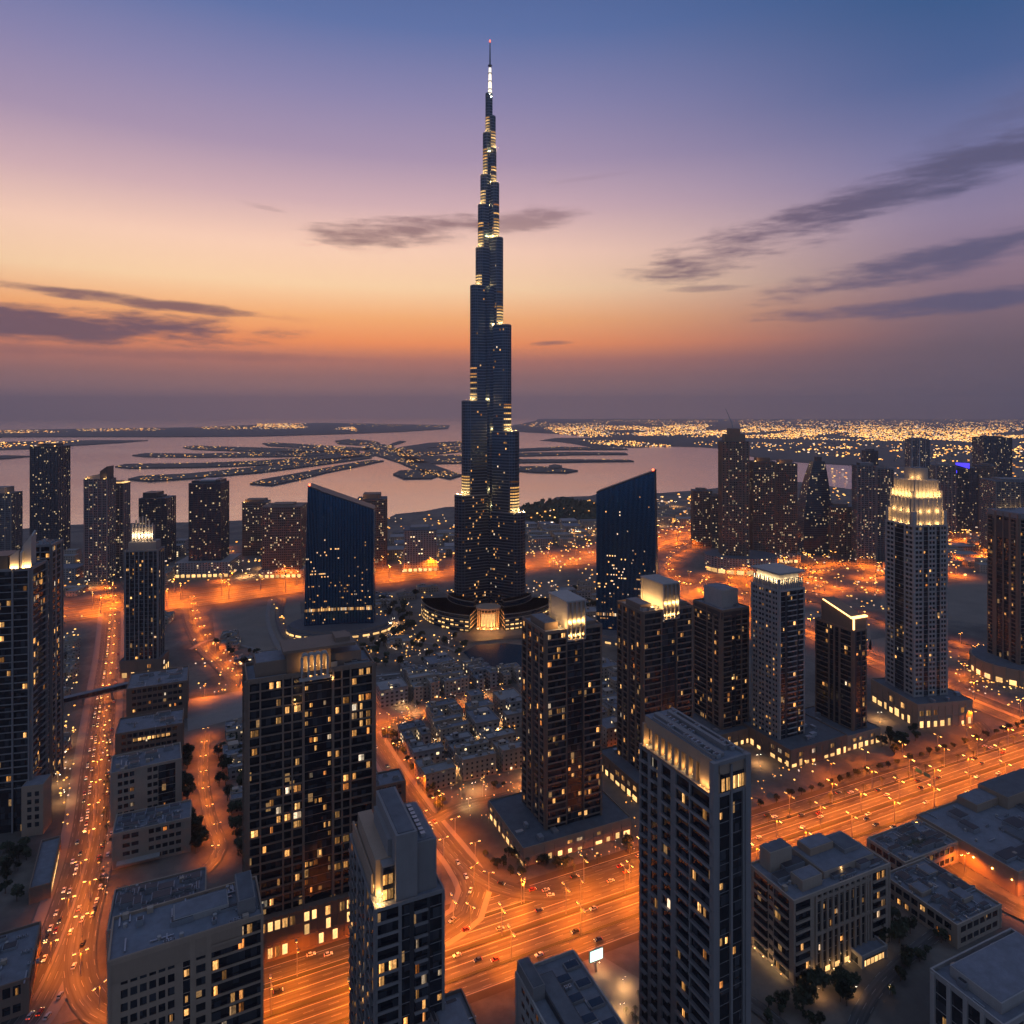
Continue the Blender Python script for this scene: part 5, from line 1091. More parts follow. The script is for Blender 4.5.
def lowrise(name, label, x, y, w, d, h, ang, rnd, mat, wm, group, detail=True):
    e = empty(name, label, 'building', (x, y, 0), ang, group); kind = rnd.choice('LUIOT')
    bx = {'I': [(-.5, .5, -.5, .5, 1)], 'L': [(-.5, .5, -.5, -.05, 1), (-.5, 0, -.05, .5, .85)], 'U': [(-.5, .5, .1, .5, 1), (-.5, -.15, -.5, .1, .8), (.15, .5, -.5, .1, .9)],
          'O': [(-.5, .5, -.5, -.2, 1), (-.5, .5, .2, .5, 1.1), (-.5, -.2, -.2, .2, .8), (.2, .5, -.2, .2, .8)], 'T': [(-.5, .5, -.5, 0, .8), (-.25, .3, 0, .5, 1.15)]}[kind]
    b = MB(); r = MB()
    for i, (x0, x1, y0, y1, k) in enumerate(bx):
        hh = h*k*rnd.uniform(.9, 1.1)+i*.05; X0, X1, Y0, Y1 = x0*w, x1*w, y0*d, y1*d
        b.box(X0, X1, Y0, Y1, 0, hh); r.box(X0+.35, X1-.35, Y0+.35, Y1-.35, hh, hh+.12, 0)
        for q in ((X0-.15, X1+.15, Y0-.15, Y0+.3), (X0-.15, X1+.15, Y1-.3, Y1+.15), (X0-.15, X0+.3, Y0+.3, Y1-.3), (X1-.3, X1+.15, Y0+.3, Y1-.3)): r.box(*q, hh-.5, hh+1.0, 1)
        if detail:
            if rnd.random() < .6:
                s = min(X1-X0, Y1-Y0)*.3; cx_, cy2 = rnd.uniform(X0+s, X1-s), rnd.uniform(Y0+s, Y1-s); b.box(cx_-s*.7, cx_+s*.7, cy2-s*.6, cy2+s*.6, hh, hh+rnd.uniform(2.2, 4.5))
            for j in range(rnd.randint(1, 3)): put('roof_unit', UM[rnd.randrange(5)], e, (rnd.uniform(X0+1.5, X1-1.5), rnd.uniform(Y0+1.5, Y1-1.5), hh+.125+j*.002), rnd.choice((0, R(90))))
    b.build('wall', M[mat], e); r.build('roof', [M['roofl' if rnd.random() < .6 else 'roof'], M[wm]], e)
    return e, kind
def quarter(title, poly, cell, hrange, ang, seed, keep=.85, mats=('low', 'low', 'low2'), name='low_block', detail=True, maxn=80, mr=4, rm=.5):
    rnd = random.Random(seed); a = R(ang); pts = [Vector(G(*p)[:2]) for p in poly]; ca, sa = math.cos(a), math.sin(a)
    loc = [(p.x*ca+p.y*sa, -p.x*sa+p.y*ca) for p in pts]; x0, x1 = min(p[0] for p in loc), max(p[0] for p in loc); y0, y1 = min(p[1] for p in loc), max(p[1] for p in loc)
    y = y0+cell/2; row = 0; n = 0
    while y < y1:
        x = x0+cell/2+rnd.uniform(0, cell*.4); k = 0; got = False
        while x < x1:
            p = Vector((x*ca-y*sa, x*sa+y*ca))
            if n < maxn and inside((x, y), loc) and clear_of_roads(p, cell*rm) and tower_clear(p, cell*.55+mr) and rnd.random() < keep:
                w, d = cell*rnd.uniform(.7, .94), cell*rnd.uniform(.66, .92); h = rnd.uniform(*hrange); mat = rnd.choice(mats)
                if not got: row += 1; got = True
                lab = f"{'sand' if mat == 'low' else 'grey'} block {ORD[min(k, 19)]} from left, {ORD[min(row-1, 19)]} row, {title}"
                lowrise(name, lab, p.x, p.y, w, d, h, a+rnd.uniform(-.04, .04), rnd, mat, 'sand' if mat == 'low' else 'grey', 'low blocks of '+title, detail); k += 1; n += 1
            x += cell*rnd.uniform(1.0, 1.12)
        y += cell*1.04
quarter('old quarter', [(378, 705), (440, 668), (520, 672), (620, 668), (640, 790), (560, 800), (480, 828), (440, 806), (398, 752)], 30, (10, 17), 24, 1, maxn=150, mr=-6, keep=.98, rm=.25)
quarter('blocks behind the lake', [(528, 592), (596, 590), (600, 640), (560, 660), (535, 640)], 30, (8, 18), 10, 2, maxn=24, rm=.3)
quarter('row below the ring road', [(392, 668), (455, 660), (470, 672), (440, 690), (380, 705)], 28, (6, 12), 18, 14, maxn=18, rm=.2)
quarter('left coast', [(64, 556), (240, 538), (300, 540), (300, 572), (190, 582), (64, 598)], 55, (8, 26), 8, 3, maxn=24, detail=False)
quarter('coast left of supertall', [(388, 530), (455, 518), (455, 560), (386, 566)], 50, (8, 22), 8, 4, maxn=14, detail=False)
quarter('coast right of supertall', [(526, 520), (596, 508), (596, 542), (526, 548)], 50, (8, 20), 8, 5, maxn=16, detail=False)
quarter('bright coast market', [(604, 498), (692, 500), (712, 522), (640, 534), (604, 540)], 55, (8, 22), -8, 6, maxn=18, detail=False)
quarter('far right plain', [(830, 540), (1040, 490), (1040, 575), (900, 570)], 50, (7, 18), -8, 7, maxn=34, detail=False)
quarter('terraces by ring road', [(192, 642), (232, 640), (292, 660), (300, 690), (250, 704), (238, 690), (200, 665)], 26, (5, 10), 15, 15, maxn=16, rm=.2)
quarter('gardens right of supertall', [(530, 590), (596, 586), (598, 640), (545, 640)], 30, (5, 9), 12, 16, maxn=10, rm=.2)
quarter('strip between lit towers', [(602, 700), (760, 700), (760, 800), (640, 840), (602, 800)], 30, (9, 18), 24, 8, maxn=14, mr=0)
quarter('gardens by garden road', [(188, 732), (246, 722), (246, 880), (212, 880), (188, 800)], 24, (6, 12), 24, 9, maxn=10)
quarter('park behind glass tower', [(376, 600), (455, 580), (455, 612), (400, 650), (376, 640)], 34, (5, 9), 15, 10, maxn=10)
quarter('plots by ribbed tower', [(120, 618), (186, 622), (190, 668), (168, 672), (120, 660)], 34, (6, 14), 10, 11, maxn=8)
quarter('yards behind market hall', [(1000, 780), (1060, 770), (1060, 840)], 30, (6, 12), 24, 12, maxn=5)
quarter('left edge of boulevard', [(58, 640), (88, 640), (80, 780), (58, 780)], 18, (6, 12), 4, 13, maxn=9, mr=0)

# ------------------------------------------------------------ street lamps
def lampmesh():
    b = MB(); b.tube((0, 0, 0), (0, 0, 12), .22, .12, 6); b.tube((0, 0, 12), (2.6, 0, 12.8), .1, .08, 5); b.tube((0, 0, 12), (-2.6, 0, 12.8), .1, .08, 5); pole = b.mesh('pole', M['metal'])
    b = MB(); b.box(-.85, .85, -.35, .35, .1, .34, 0); hd = b.mesh('lamp_head', M['metal'])
    b = MB(); b.box(-.75, .75, -.3, .3, -.06, .09, 0); ln = b.mesh('lens', M['lamp'])
    b = MB(); b.box(-.75, .75, -.3, .3, -.06, .09, 0); lw = b.mesh('lens', M['lampw'])
    return pole, hd, ln, lw
LM = lampmesh(); LD = {}
NL = [0]
SOD = (1, .19, .006); WRM = (1, .50, .17)
def lamp(p, rz, group, label, power=20000, col=SOD, sc=1.0, light=True, name='street_lamp'):
    NL[0] += 1; e = empty(name, label, name.replace('_', ' '), (p[0], p[1], 0), rz, group); e.scale = (sc, sc, sc)
    put('pole', LM[0], e); [put('lens', LM[2] if col == SOD else LM[3], put('lamp_head', LM[1], e, (x, 0, 12.5))) for x in (-2.75, 2.75)]
    if light:
        key = (round(power), col)
        if key not in LD: l = bpy.data.lights.new('lamp_light', 'SPOT'); l.spot_size = R(158); l.spot_blend = .55; l.energy = power; l.color = col; l.shadow_soft_size = .8; LD[key] = l
        o = bpy.data.objects.new('lamp_light', LD[key]); COL.objects.link(o); o.location = (0, 0, 11.8); o.parent = e
def row(pts, step, start, group, label, **k):
    L = 0; nxt = start
    for i in range(1, len(pts)):
        s = (pts[i]-pts[i-1]).length
        while L+s >= nxt:
            p = pts[i-1].lerp(pts[i], (nxt-L)/s); t = (pts[i]-pts[i-1]).normalized()
            if p.y > 150 and abs(p.x/p.y*F) < 620: lamp(p, math.atan2(t.y, t.x)+R(90), group, label, **k)
            nxt += step
        L += s
row(off(hw, -.9), 40, 150, 'lamps on the main highway median', 'twin-armed orange street lamp on the main highway median', power=PH*1.35, sc=1.25)
row(off(hw, 16.9), 42, 162, 'lamps on the far verge of the main highway', 'twin-armed orange street lamp on the far verge of the main highway', power=PH*1.35, sc=1.25)
row(off(hw, -18), 42, 140, 'lamps on the near verge of the main highway', 'twin-armed orange street lamp on the near verge of the main highway', power=PH*1.35, sc=1.25)
row(off(UP, -9), 58, 10, 'lamps on the upper highway median', 'twin-armed orange street lamp on the upper highway median', power=PH*6, sc=2.0)
row(off(UP, 40), 85, 30, 'lamps on the upper highway far verge', 'twin-armed orange street lamp on the upper highway far verge', power=PH*6, sc=2.0)
row(off(UP, -38), 85, 30, 'lamps on the upper highway near verge', 'twin-armed orange street lamp on the upper highway near verge', power=PH*5, sc=2.0)
row(off(BL, -1.5), 34, 60, 'lamps on the boulevard median', 'twin-armed orange street lamp on the boulevard median', power=PH*.5)
row(BL2, 30, 20, 'lamps along the branch road', 'orange street lamp along the curved branch road', power=PH*.6)
row(off(S1, 9), 30, 10, 'lamps along the lit street', 'orange street lamp along the lit street beside the old quarter', power=PH*.6)
row(off(S2, -8), 34, 15, 'lamps along the slip road', 'orange street lamp along the curved slip road', power=PH*.5)
row(off(S3, 7), 34, 15, 'lamps along the cross street', 'orange street lamp along the cross street', power=PH*.4)
row(RA, 44, 10, 'lamps on the avenue median', 'twin-armed orange street lamp on the avenue median', power=PH*2.2, sc=1.5)
row(off(RB, 11), 50, 10, 'lamps along the ramp', 'orange street lamp along the curved ramp', power=PH*1.6, sc=1.2)
row(off(RC, 9), 50, 10, 'lamps along the ramp loop', 'orange street lamp along the ramp loop', power=PH*1.4, sc=1.2)
row(off(RD, -18), 60, 10, 'lamps along the crossing avenue', 'orange street lamp along the far crossing avenue', power=PH*4.5, sc=1.8)
row(off(RE, 9), 45, 10, 'lamps along the loop road', 'orange street lamp along the loop road', power=PH*.8)
row(off(RF, 7), 40, 10, 'lamps along the slip ramp', 'orange street lamp along the slip ramp', power=PH*.5)
row(off(RG, 9), 50, 10, 'lamps along the side avenue', 'orange street lamp along the side avenue', power=PH*.9)
row(off(RH, 8), 40, 10, 'lamps along the park road', 'orange street lamp along the winding park road', power=PH*1.0)
row(off(RP, 5), 20, 4, 'lamps along the quarter street', 'low orange street lamp in the street through the old quarter', power=PH*.45, sc=.7)
row(RI, 26, 6, 'lamps along the garden road', 'orange street lamp along the tree lined garden road', power=PH*.35, sc=.7)
row(off(RK, 8), 34, 8, 'lamps along the service street', 'orange street lamp along the service street by the market hall', power=PH*.85)
row(off(RN, 14), 60, 10, 'lamps along the coast road', 'orange street lamp along the left coast road', power=PH*2)
row(off(RO, 11), 60, 10, 'lamps along the coast street', 'orange street lamp along the coast street', power=PH*2)
SCAT = []
def scatter_lamps(poly, n, group, label, seed, **k):
    k['name'] = 'short_lamp' if k.get('sc', 1) < 1 else 'lamp_mast'  # all the same street lamp model, named by height alone
    rnd = random.Random(seed); xs = [p[0] for p in poly]; ys = [p[1] for p in poly]; c = 0; t = 0
    while c < n and t < 4000:
        t += 1; x, y = rnd.uniform(min(xs), max(xs)), rnd.uniform(min(ys), max(ys))
        if not inside((x, y), poly): continue
        p = Vector(G(x, y)[:2])
        if not clear_free(p) or any((p-q).length < 15 for q in SCAT): continue
        SCAT.append(p)
        lamp(p, rnd.uniform(0, 3), group, label, **k); c += 1
def clear_free(p):
    for o in bpy.data.objects:
        if o.type == 'EMPTY' and o.get('category') in ('building', 'tower', 'skyscraper', 'office tower') and (Vector(o.location[:2])-p).length < 12: return False
    return True
scatter_lamps([(770, 562), (885, 556), (885, 590), (800, 600), (775, 590)], 14, 'car park lamps left of the ornate tower', 'orange car park lamp left of the ornate stepped tower', 21, power=PH*3, sc=1.4)
scatter_lamps([(905, 530), (990, 520), (990, 576), (905, 580)], 16, 'lamps on the lit plain right of the ornate tower', 'orange lamp on the lit plain right of the ornate tower', 22, power=PH*4.5, sc=1.5)
scatter_lamps([(690, 565), (735, 585), (745, 620), (700, 610)], 6, 'lamps inside the ramp loops', 'orange lamp on the ground inside the ramp loops', 23, power=PH*2.1)
scatter_lamps([(384, 700), (470, 690), (510, 760), (470, 810), (400, 750)], 16, 'warm lamps in the old quarter lanes', 'short warm lamp in the lanes of the old quarter', 24, power=PH*.2, col=WRM, sc=.5)
scatter_lamps([(480, 690), (600, 680), (600, 790), (520, 800)], 14, 'warm lamps between old quarter and brown tower', 'short warm lamp in the lanes near the brown crowned tower', 25, power=PH*.2, col=WRM, sc=.5)
scatter_lamps([(604, 500), (692, 502), (700, 525), (640, 532)], 8, 'lamps of the bright market by the coast', 'bright warm lamp of the market by the right coast', 26, power=PH*1.80, col=WRM, sc=1.2)
scatter_lamps([(524, 520), (560, 525), (596, 530), (596, 540), (526, 545)], 6, 'lamps on the coast right of the supertall', 'bright warm lamp on the coast right of the supertall', 27, power=PH*1.44, col=WRM, sc=1.2)
scatter_lamps([(388, 545), (450, 535), (455, 560), (388, 566)], 5, 'lamps on the coast left of the supertall', 'warm lamp on the coast left of the supertall', 28, power=PH*0.96, col=WRM, sc=1.2)
scatter_lamps([(64, 590), (120, 580), (300, 560), (300, 572), (200, 582)], 9, 'lamps on the left coast lots', 'warm lamp on the left coast lots', 29, power=PH*0.96, col=WRM)
scatter_lamps([(606, 780), (690, 740), (760, 760), (760, 790), (640, 838)], 6, 'warm lamps at the feet of the lit towers', 'short warm lamp at the feet of the lit towers', 30, power=PH*.25, col=WRM, sc=.6)
scatter_lamps([(760, 730), (880, 715), (880, 735), (770, 770)], 7, 'warm lamps of the forecourts by the highway', 'short warm lamp in the forecourts beside the main highway', 31, power=PH*.32, col=WRM, sc=.6)
scatter_lamps([(590, 960), (640, 1000), (655, 1035), (620, 1030)], 4, 'warm lamps of the lit forecourt', 'short warm lamp on the lit forecourt left of the charcoal tower', 32, power=PH*.12, col=WRM, sc=.4)
scatter_lamps([(800, 975), (880, 950), (895, 1000), (830, 1020)], 4, 'garden lamps below the balcony block', 'short warm lamp in the garden below the balcony block', 33, power=PH*.03, col=WRM, sc=.35)
scatter_lamps([(380, 625), (410, 620), (400, 640), (376, 645)], 3, 'lamps in the park behind the left glass tower', 'warm lamp in the park behind the left glass tower', 34, power=PH*.4, col=WRM, sc=.6)
scatter_lamps([(52, 740), (66, 720), (74, 800), (56, 830)], 5, 'bright lamps beside the boulevard edge', 'bright warm lamp beside the left edge of the boulevard', 35, power=PH*.15, col=WRM, sc=.7)
print('LAMPS', NL[0])

# ------------------------------------------------------------ trees
def treemesh(seed, n=420, r=3.2, h=4.6):
    rnd = random.Random(seed); b = MB(); cl = [(rnd.uniform(-1, 1)*r*.6, rnd.uniform(-1, 1)*r*.6, h+rnd.uniform(-1.2, 1.9), rnd.uniform(.9, 1.7)) for _ in range(9)]
    for i in range(n):
        c = rnd.choice(cl); v = Vector((rnd.gauss(0, 1), rnd.gauss(0, 1), rnd.gauss(0, .8))).normalized()*c[3]*rnd.uniform(.6, 1.05); p = Vector(c[:3])+v
        a = Vector((rnd.gauss(0, 1), rnd.gauss(0, 1), rnd.gauss(0, 1))).normalized()*.38; q = a.orthogonal().normalized()*.32
        b.quad(tuple(p-a-q), tuple(p+a-q), tuple(p+a+q), tuple(p-a+q))
    t = MB(); t.tube((0, 0, 0), (0, 0, h*.75), .28, .16, 6)
    for k in range(3): an = k*2.1+rnd.random(); t.tube((0, 0, h*.55), (math.cos(an)*1.3, math.sin(an)*1.3, h*1.0), .14, .06, 5)
    return b.mesh('crown', M['leaf']), t.mesh('trunk', M['bark'])
TRM = [treemesh(i) for i in range(4)]
def palm():
    b = MB(); rnd = random.Random(9)
    for k in range(14):
        an = 2*math.pi*k/14+rnd.uniform(-.1, .1); up = rnd.uniform(.2, .9); prev = Vector((0, 0, 7.5)); L = 0
        for j in range(5):
            nx = Vector((math.cos(an)*(j+1)*.62, math.sin(an)*(j+1)*.62, 7.5+up*math.sin((j+1)*.75)-(j+1)**2*.07)); s = Vector((-math.sin(an), math.cos(an), 0))*(.42-.07*j)
            b.quad(tuple(prev-s), tuple(nx-s*.8), tuple(nx+s*.8), tuple(prev+s)); prev = nx
    t = MB(); t.tube((0, 0, 0), (.2, .1, 7.4), .26, .18, 7); return b.mesh('crown', M['leaf']), t.mesh('trunk', M['bark'])
PM = palm()
def trees(poly, n, place, seed, s=(.8, 1.5), kind='tree', free=3.0, roadm=1.5):
    rnd = random.Random(seed); xs = [p[0] for p in poly]; ys = [p[1] for p in poly]; c = 0; t = 0
    while c < n and t < 6000:
        t += 1; x, y = rnd.uniform(min(xs), max(xs)), rnd.uniform(min(ys), max(ys))
        if not inside((x, y), poly): continue
        p = Vector(G(x, y)[:2]); bad = False
        for pts, hwid in ROADS:
            if pts is hw or pts is UP: m = hwid-6
            else: m = hwid*.75
            if any((q-p).length < m+roadm for q in pts): bad = True; break
        if bad or not tower_clear(p, free*0-2): continue
        e = empty('palm_tree' if kind == 'palm' else 'tree', f"dark {'palm' if kind == 'palm' else 'leafy tree'} standing {place}", 'palm' if kind == 'palm' else 'tree', (p.x, p.y, 0), rnd.uniform(0, 6), f'trees {place}')
        q = rnd.uniform(*s); e.scale = (q, q, q*rnd.uniform(.85, 1.1)); cm, tm = PM if kind == 'palm' else TRM[rnd.randrange(4)]
        put('crown', cm, e); put('trunk', tm, e); c += 1
trees([(182, 755), (200, 748), (205, 860), (186, 850)], 26, 'on the left of the garden road', 41, (1.0, 1.7))
trees([(214, 750), (246, 740), (246, 870), (222, 850)], 34, 'on the right of the garden road', 42, (1.0, 1.7))
trees([(795, 985), (850, 975), (880, 1000), (860, 1035), (800, 1030)], 16, 'in the garden at the bottom right', 43, (.9, 1.6))
trees([(868, 930), (905, 915), (920, 945), (890, 965)], 12, 'in the court behind the pavilion', 44, (.9, 1.5))
trees([(500, 855), (560, 872), (640, 850), (640, 840), (560, 862)], 14, 'at the foot of the brown crowned tower', 45, (.6, 1.0))
trees([(380, 735), (400, 740), (450, 815), (440, 825), (400, 775)], 24, 'between the lit street and the old quarter', 46, (.6, 1.2))
trees([(870, 742), (905, 722), (925, 735), (895, 755)], 12, 'in front of the ornate stepped tower', 47, (.9, 1.6))
trees([(480, 850), (510, 870), (540, 880), (500, 878)], 8, 'on the island of the slip road', 48, (.6, 1.0))
trees([(395, 690), (600, 680), (620, 780), (480, 800)], 30, 'in the lanes of the old quarter', 49, (.5, 1.0))
trees([(104, 700), (112, 690), (108, 860), (98, 900)], 22, 'along the right pavement of the boulevard', 50, (.5, .9), 'palm', roadm=-8)
trees([(380, 600), (455, 590), (450, 620), (390, 640)], 20, 'in the park left of the supertall', 51, (1.2, 2.0))
trees([(296, 640), (460, 636), (470, 655), (400, 668), (300, 662)], 44, 'in the gardens of the ring road', 54, (.9, 1.6), roadm=-2)
trees([(536, 592), (598, 590), (598, 636), (545, 634)], 26, 'in the gardens right of the supertall', 55, (1.0, 1.8))
trees([(196, 640), (290, 655), (296, 690), (240, 690)], 22, 'in the gardens by the park road', 56, (.8, 1.4))
trees([(1005, 905), (960, 930), (905, 975), (890, 1000), (905, 960), (960, 915)], 12, 'along the back lane', 57, (.7, 1.1), roadm=-3)
trees([(755, 1000), (790, 1000), (800, 1040), (760, 1040)], 8, 'beside the service lane', 58, (.7, 1.1))
trees([(600, 1010), (640, 1000), (640, 1030)], 5, 'on the lit forecourt', 52, (.5, .7), 'palm')
trees([(0, 850), (28, 850), (26, 900), (0, 905)], 16, 'behind the blue roofed hall at the left edge', 53, (.8, 1.3))
b = MB(); rnd = random.Random(77); poly = [(522, 508), (560, 500), (600, 505), (596, 528), (545, 524), (524, 520)]
for i in range(2600):
    x, y = rnd.uniform(520, 600), rnd.uniform(499, 528)
    if not inside((x, y), poly): continue
    gx, gy, _ = G(x, y); z = rnd.uniform(1, 11); s = rnd.uniform(3, 7); a = Vector((rnd.gauss(0, 1), rnd.gauss(0, 1), rnd.gauss(0, 1))).normalized()*s; q = a.orthogonal().normalized()*s*.8; p = Vector((gx, gy, z))
    b.quad(tuple(p-a-q), tuple(p+a-q), tuple(p+a+q), tuple(p-a+q))
tag(b.build('coast_woodland', M['leaf']), kind='stuff')
# glints of many small lanterns and signs across the city floor: too many and too small to count
def glints(name, regions, seed):
    rnd = random.Random(seed); b = MB()
    for poly, n, s, zz in regions:
        xs = [p[0] for p in poly]; ys = [p[1] for p in poly]; c = 0; t = 0
        while c < n and t < n*20:
            t += 1; x, y = rnd.uniform(min(xs), max(xs)), rnd.uniform(min(ys), max(ys))
            if not inside((x, y), poly): continue
            if mnoise.noise(Vector((x*.08, y*.16, seed))) < rnd.uniform(-.4, .25): continue
            gx, gy, _ = G(x, y); r = s*gy/F*rnd.uniform(.35, .8); z = rnd.uniform(1.5, zz)
            b.tube((gx, gy, 0), (gx, gy, z), .06, .05, 4, 0); b.box(gx-r, gx+r, gy-r, gy+r, z, z+r*1.2, rnd.choice((1, 1, 2, 2, 3))); c += 1
    return tag(b.build(name, [M['metal'], M['cityl'], M['cityy'], M['cityw']]), kind='stuff')
glints('small_city_lights', [([(376, 690), (520, 664), (600, 690), (600, 790), (480, 828), (398, 750)], 480, .7, 5), ([(604, 800), (640, 840), (760, 800), (880, 745), (880, 725), (760, 770)], 130, .8, 4), ([(500, 855), (640, 842), (640, 850), (540, 875)], 40, .6, 3), ([(770, 556), (885, 550), (885, 640), (775, 610)], 90, .9, 8), ([(62, 560), (300, 540), (300, 580), (62, 600)], 130, 1.0, 14), ([(386, 520), (456, 516), (456, 566), (386, 568)], 80, 1.0, 14),
 ([(524, 520), (596, 500), (596, 585), (524, 560)], 150, 1.0, 14), ([(604, 498), (720, 498), (720, 530), (604, 545)], 170, 1.2, 16), ([(524, 585), (600, 580), (600, 650), (540, 640)], 190, 1.0, 7), ([(270, 600), (300, 640), (460, 636), (470, 662), (300, 668)], 150, .8, 5), ([(190, 640), (290, 655), (300, 690), (200, 700)], 60, .8, 5), ([(64, 615), (84, 615), (70, 830), (55, 830)], 70, .9, 5), ([(104, 700), (112, 700), (108, 900), (96, 900)], 50, .7, 4),
 ([(830, 490), (1024, 480), (1024, 545), (830, 560)], 300, 1.0, 16), ([(770, 556), (885, 550), (880, 600), (775, 600)], 70, 1.0, 10), ([(905, 520), (1024, 510), (1024, 580), (905, 590)], 160, 1.0, 12),
 ([(376, 596), (456, 590), (456, 640), (376, 655)], 70, .9, 6), ([(800, 470), (1024, 466), (1024, 490), (862, 488)], 160, 1.0, 14), ([(604, 700), (760, 690), (760, 790), (640, 840)], 50, .8, 6), ([(950, 655), (1024, 665), (1024, 715), (955, 690)], 90, .8, 5)], 5)

trees([(505, 868), (560, 880), (640, 855), (640, 848), (560, 868)], 10, 'along the kerb below the brown crowned tower', 61, (.6, .9), 'palm', roadm=-8)
def street_trees(pts, o_, step, s0, n, place, seed, kind='palm'):
    rnd = random.Random(seed); q = off(pts, o_); L = 0; c = 0; nx = s0
    for i in range(1, len(q)):
        L += (q[i]-q[i-1]).length
        if L > nx and c < n and q[i].y > 200 and abs(q[i].x/q[i].y*F) < 530:
            e = empty('palm_tree' if kind == 'palm' else 'tree', f"{'small palm' if kind == 'palm' else 'clipped dark tree'} {place}", 'palm' if kind == 'palm' else 'tree', (q[i].x, q[i].y, 0), rnd.uniform(0, 6), 'row of trees '+place)
            k = rnd.uniform(.65, .95); e.scale = (k, k, k); cm, tm = PM if kind == 'palm' else TRM[rnd.randrange(4)]; put('crown', cm, e); put('trunk', tm, e); c += 1; nx = L+step*rnd.uniform(.8, 1.4)
HF = resample([HC+HD*t for t in range(-200, 700, 10)], 4)
street_trees(HF, 34, 9, 240, 46, 'on the verge between the far service road and the lit tower podiums', 62, 'tree')
street_trees(HF, 16.9, 14, 180, 30, 'on the planted strip of the main highway', 63)
# sign gantries over the main carriageways, their boards blank from here
for t_, o1, o2 in ((20, -17.5, -3), (250, 1.5, 16), (430, -17.5, -3)):
    p = HC+HD*t_; e = empty('sign_gantry', {20: 'sign gantry over the near carriageway beside the charcoal tower', 250: 'sign gantry over the far carriageway in front of the podiums', 430: 'sign gantry over the near carriageway at the right of the highway'}[t_], 'gantry', (p.x, p.y, 0), A0+R(90))
    b = MB(); b.box(o1-.3, o1+.3, -.3, .3, 0, 8.2); b.box(o2-.3, o2+.3, -.3, .3, 0, 8.2); b.box(o1, o2, -.25, .25, 7.4, 8.1); b.build('frame', M['metal'], e)
    for x in (o1+3.6, o2-4.2): b = MB(); b.box(x-2.6, x+2.6, .3, .45, 6.2, 9); b.build('sign_board', M['bluefin'], e)
# ------------------------------------------------------------ cars
def carmesh(paint, lights=True):
    b = MB(); P = [(-.9, -2.2), (.9, -2.2), (.9, 2.2), (-.9, 2.2)]
    b.prism([(-.86, -2.1), (.86, -2.1), (.9, 1.9), (.72, 2.25), (-.72, 2.25), (-.9, 1.9)], .28, .62, 0); b.prism([(-.88, -2.1), (.88, -2.1), (.88, 2.1), (-.88, 2.1)], .62, .86, 0, None, [(-.82, -2.05), (.82, -2.05), (.8, 1.95), (-.8, 1.95)])
    body = b
    g = MB(); g.prism([(-.8, -1.7), (.8, -1.7), (.8, 1.0), (-.8, 1.0)], .86, 1.36, 0, None, [(-.64, -1.2), (.64, -1.2), (.64, .35), (-.64, .35)]); r = MB(); r.prism([(-.65, -1.2), (.65, -1.2), (.65, .36), (-.65, .36)], 1.361, 1.42, 0)
    return body.mesh('body', paint), g.mesh('cabin_glass', M['glass']), r.mesh('roof_panel', paint)
def wheelm(): b = MB(); b.tube((-.1, 0, 0), (.1, 0, 0), .32, .32, 10); return b.mesh('wheel', M['rubber'])
WHM = wheelm()
def lm(nm, m, w): b = MB(); b.box(-w, w, -.06, .06, -.12, .12); return b.mesh(nm, M[m])
HLM, TLM = lm('headlight', 'head', .26), lm('taillight', 'tail', .3)
CARS = {k: carmesh(M['car_'+k]) for k in 'wskrb'}; CN = {'w': 'white', 's': 'silver', 'k': 'black', 'r': 'red', 'b': 'blue'}
NC = [0]
def car(p, rz, k, label, group, lit=True, parts=True):
    NC[0] += 1; e = empty('car', label, 'car', (p[0], p[1], ZR[0]+.02), rz, group); bm, gm, rm = CARS[k]
    put('body', bm, e); put('cabin_glass', gm, e); put('roof_panel', rm, e)
    if parts:
        for x in (-.8, .8):
            for y in (-1.35, 1.35): put('wheel', WHM, e, (x, y, .32))
    for x in (-.6, .6):
        if lit: put('headlight', HLM, e, (x, 2.28, .56)); put('taillight', TLM, e, (x, -2.14, .62))
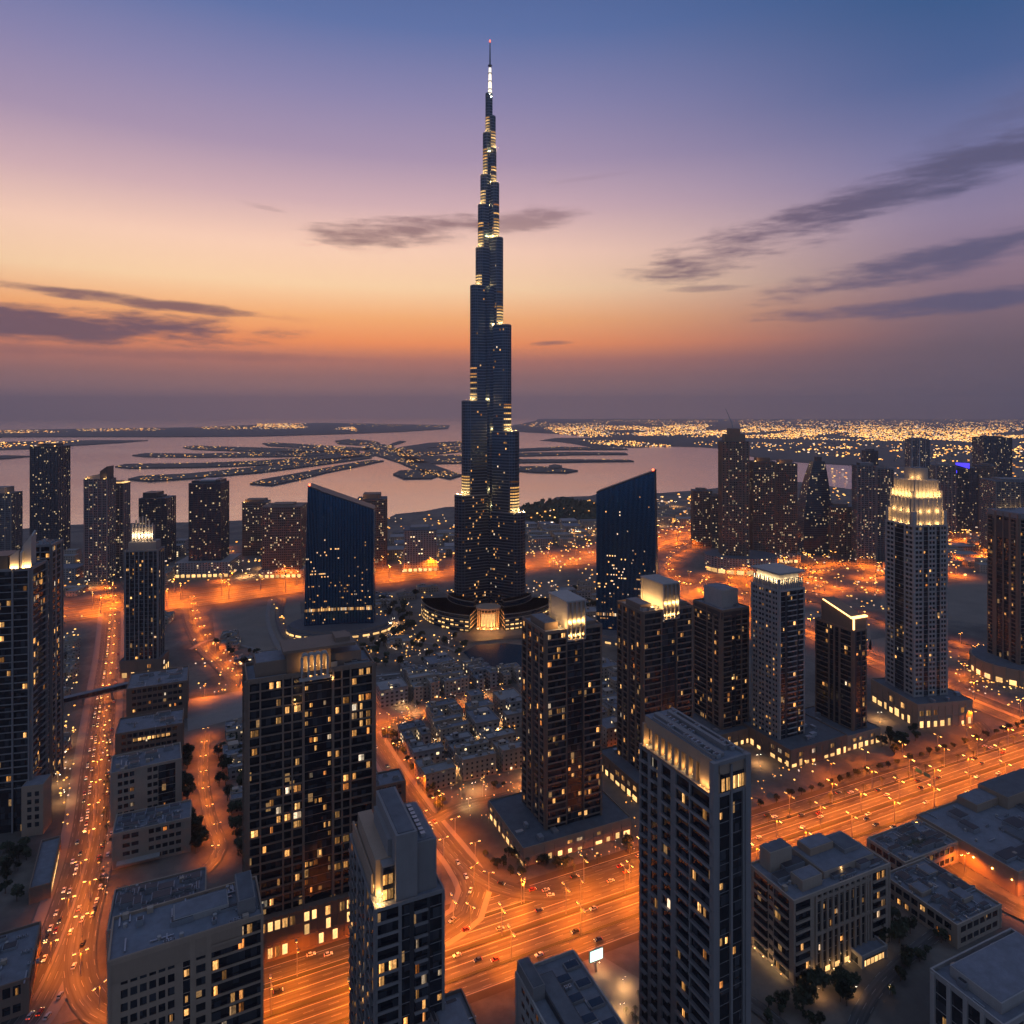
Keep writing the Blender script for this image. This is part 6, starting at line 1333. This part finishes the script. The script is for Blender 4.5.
def traffic(pts, lanes, step, seed, where, maxn, d=1, parts=True):
    rnd = random.Random(seed); L = 0; n = 0; cum = [0]
    for i in range(1, len(pts)): cum.append(cum[-1]+(pts[i]-pts[i-1]).length)
    def at(s):
        for i in range(1, len(pts)):
            if cum[i] >= s: f = (s-cum[i-1])/(cum[i]-cum[i-1]); return pts[i-1].lerp(pts[i], f), (pts[i]-pts[i-1]).normalized()
        return pts[-1], (pts[-1]-pts[-2]).normalized()
    for ln in lanes:
        s = rnd.uniform(0, step)
        while s < cum[-1] and n < maxn:
            p, t = at(s); q = p+Vector((-t.y, t.x))*ln; s += step*rnd.uniform(.35, 1.9)
            if q.y < 200 or abs(q.x/q.y*F) > 540: continue
            k = rnd.choice('wwwsskkrb'); car(q, math.atan2(t.y, t.x)-R(90)+(math.pi if d < 0 else 0), k, f"{CN[k]} car {where}", f'cars {where}', parts=parts); n += 1
traffic(off(hw, -10.2), (-5.4, -1.8, 1.8, 5.4), 90, 1, 'heading left with its lights on along the near carriageway of the highway', 34, -1)
traffic(off(hw, 8.5), (-5.4, -1.8, 1.8, 5.4), 95, 2, 'heading right with its lights on along the far carriageway of the highway', 32, 1)
traffic(off(hw, 23.5), (-3.6, 0, 3.6), 70, 3, 'on the far service road beside the highway', 22, 1)
traffic(off(hw, -24), (-1.8, 1.8), 80, 4, 'on the near service road beside the highway', 16, -1)
traffic(off(BL, 6), (-3.3, 0, 3.3), 15, 5, 'queueing towards the viewer on the left side of the boulevard', 66, -1)
traffic(off(BL, -7), (-1.8, 1.8), 38, 6, 'driving away on the right side of the boulevard', 18, 1)
traffic(S1, (-2, 2), 34, 7, 'on the lit street beside the old quarter', 14, 1)
traffic(S2, (-2, 2), 60, 8, 'on the curved slip road', 6, 1)
def parked(pts, o_, step, seed, where, maxn):
    rnd = random.Random(seed); q = off(pts, o_); n = 0
    for i in range(1, len(q)):
        if n >= maxn: break
        if rnd.random() < .75 and q[i].y < 480:
            t = (q[i]-q[i-1]).normalized(); k = rnd.choice('wwsskrb'); car(q[i], math.atan2(t.y, t.x)-R(90), k, f"{CN[k]} car parked {where}", f'cars parked {where}', lit=False); n += 1
parked(resample(off(BL, -13.5), 6), 0, 6, 1, 'along the right kerb of the boulevard', 24)
print('CARS', NC[0])
# ------------------------------------------------------------ haze
def haze():
    b = MB(); b.box(-29500, 29500, -1500, 29500, -6, 900)
    m, T, o = new_mat('evening_haze'); v = T.n.new('ShaderNodeVolumePrincipled')
    v.inputs['Color'].default_value = (.93, .82, .82, 1); v.inputs['Density'].default_value = HAZE; v.inputs['Anisotropy'].default_value = .2
    T.l.new(v.outputs[0], o.inputs[1])
    m.cycles.homogeneous_volume = True
    tag(b.build('haze', m), kind='stuff')

HAZE = 6.2e-5
haze()
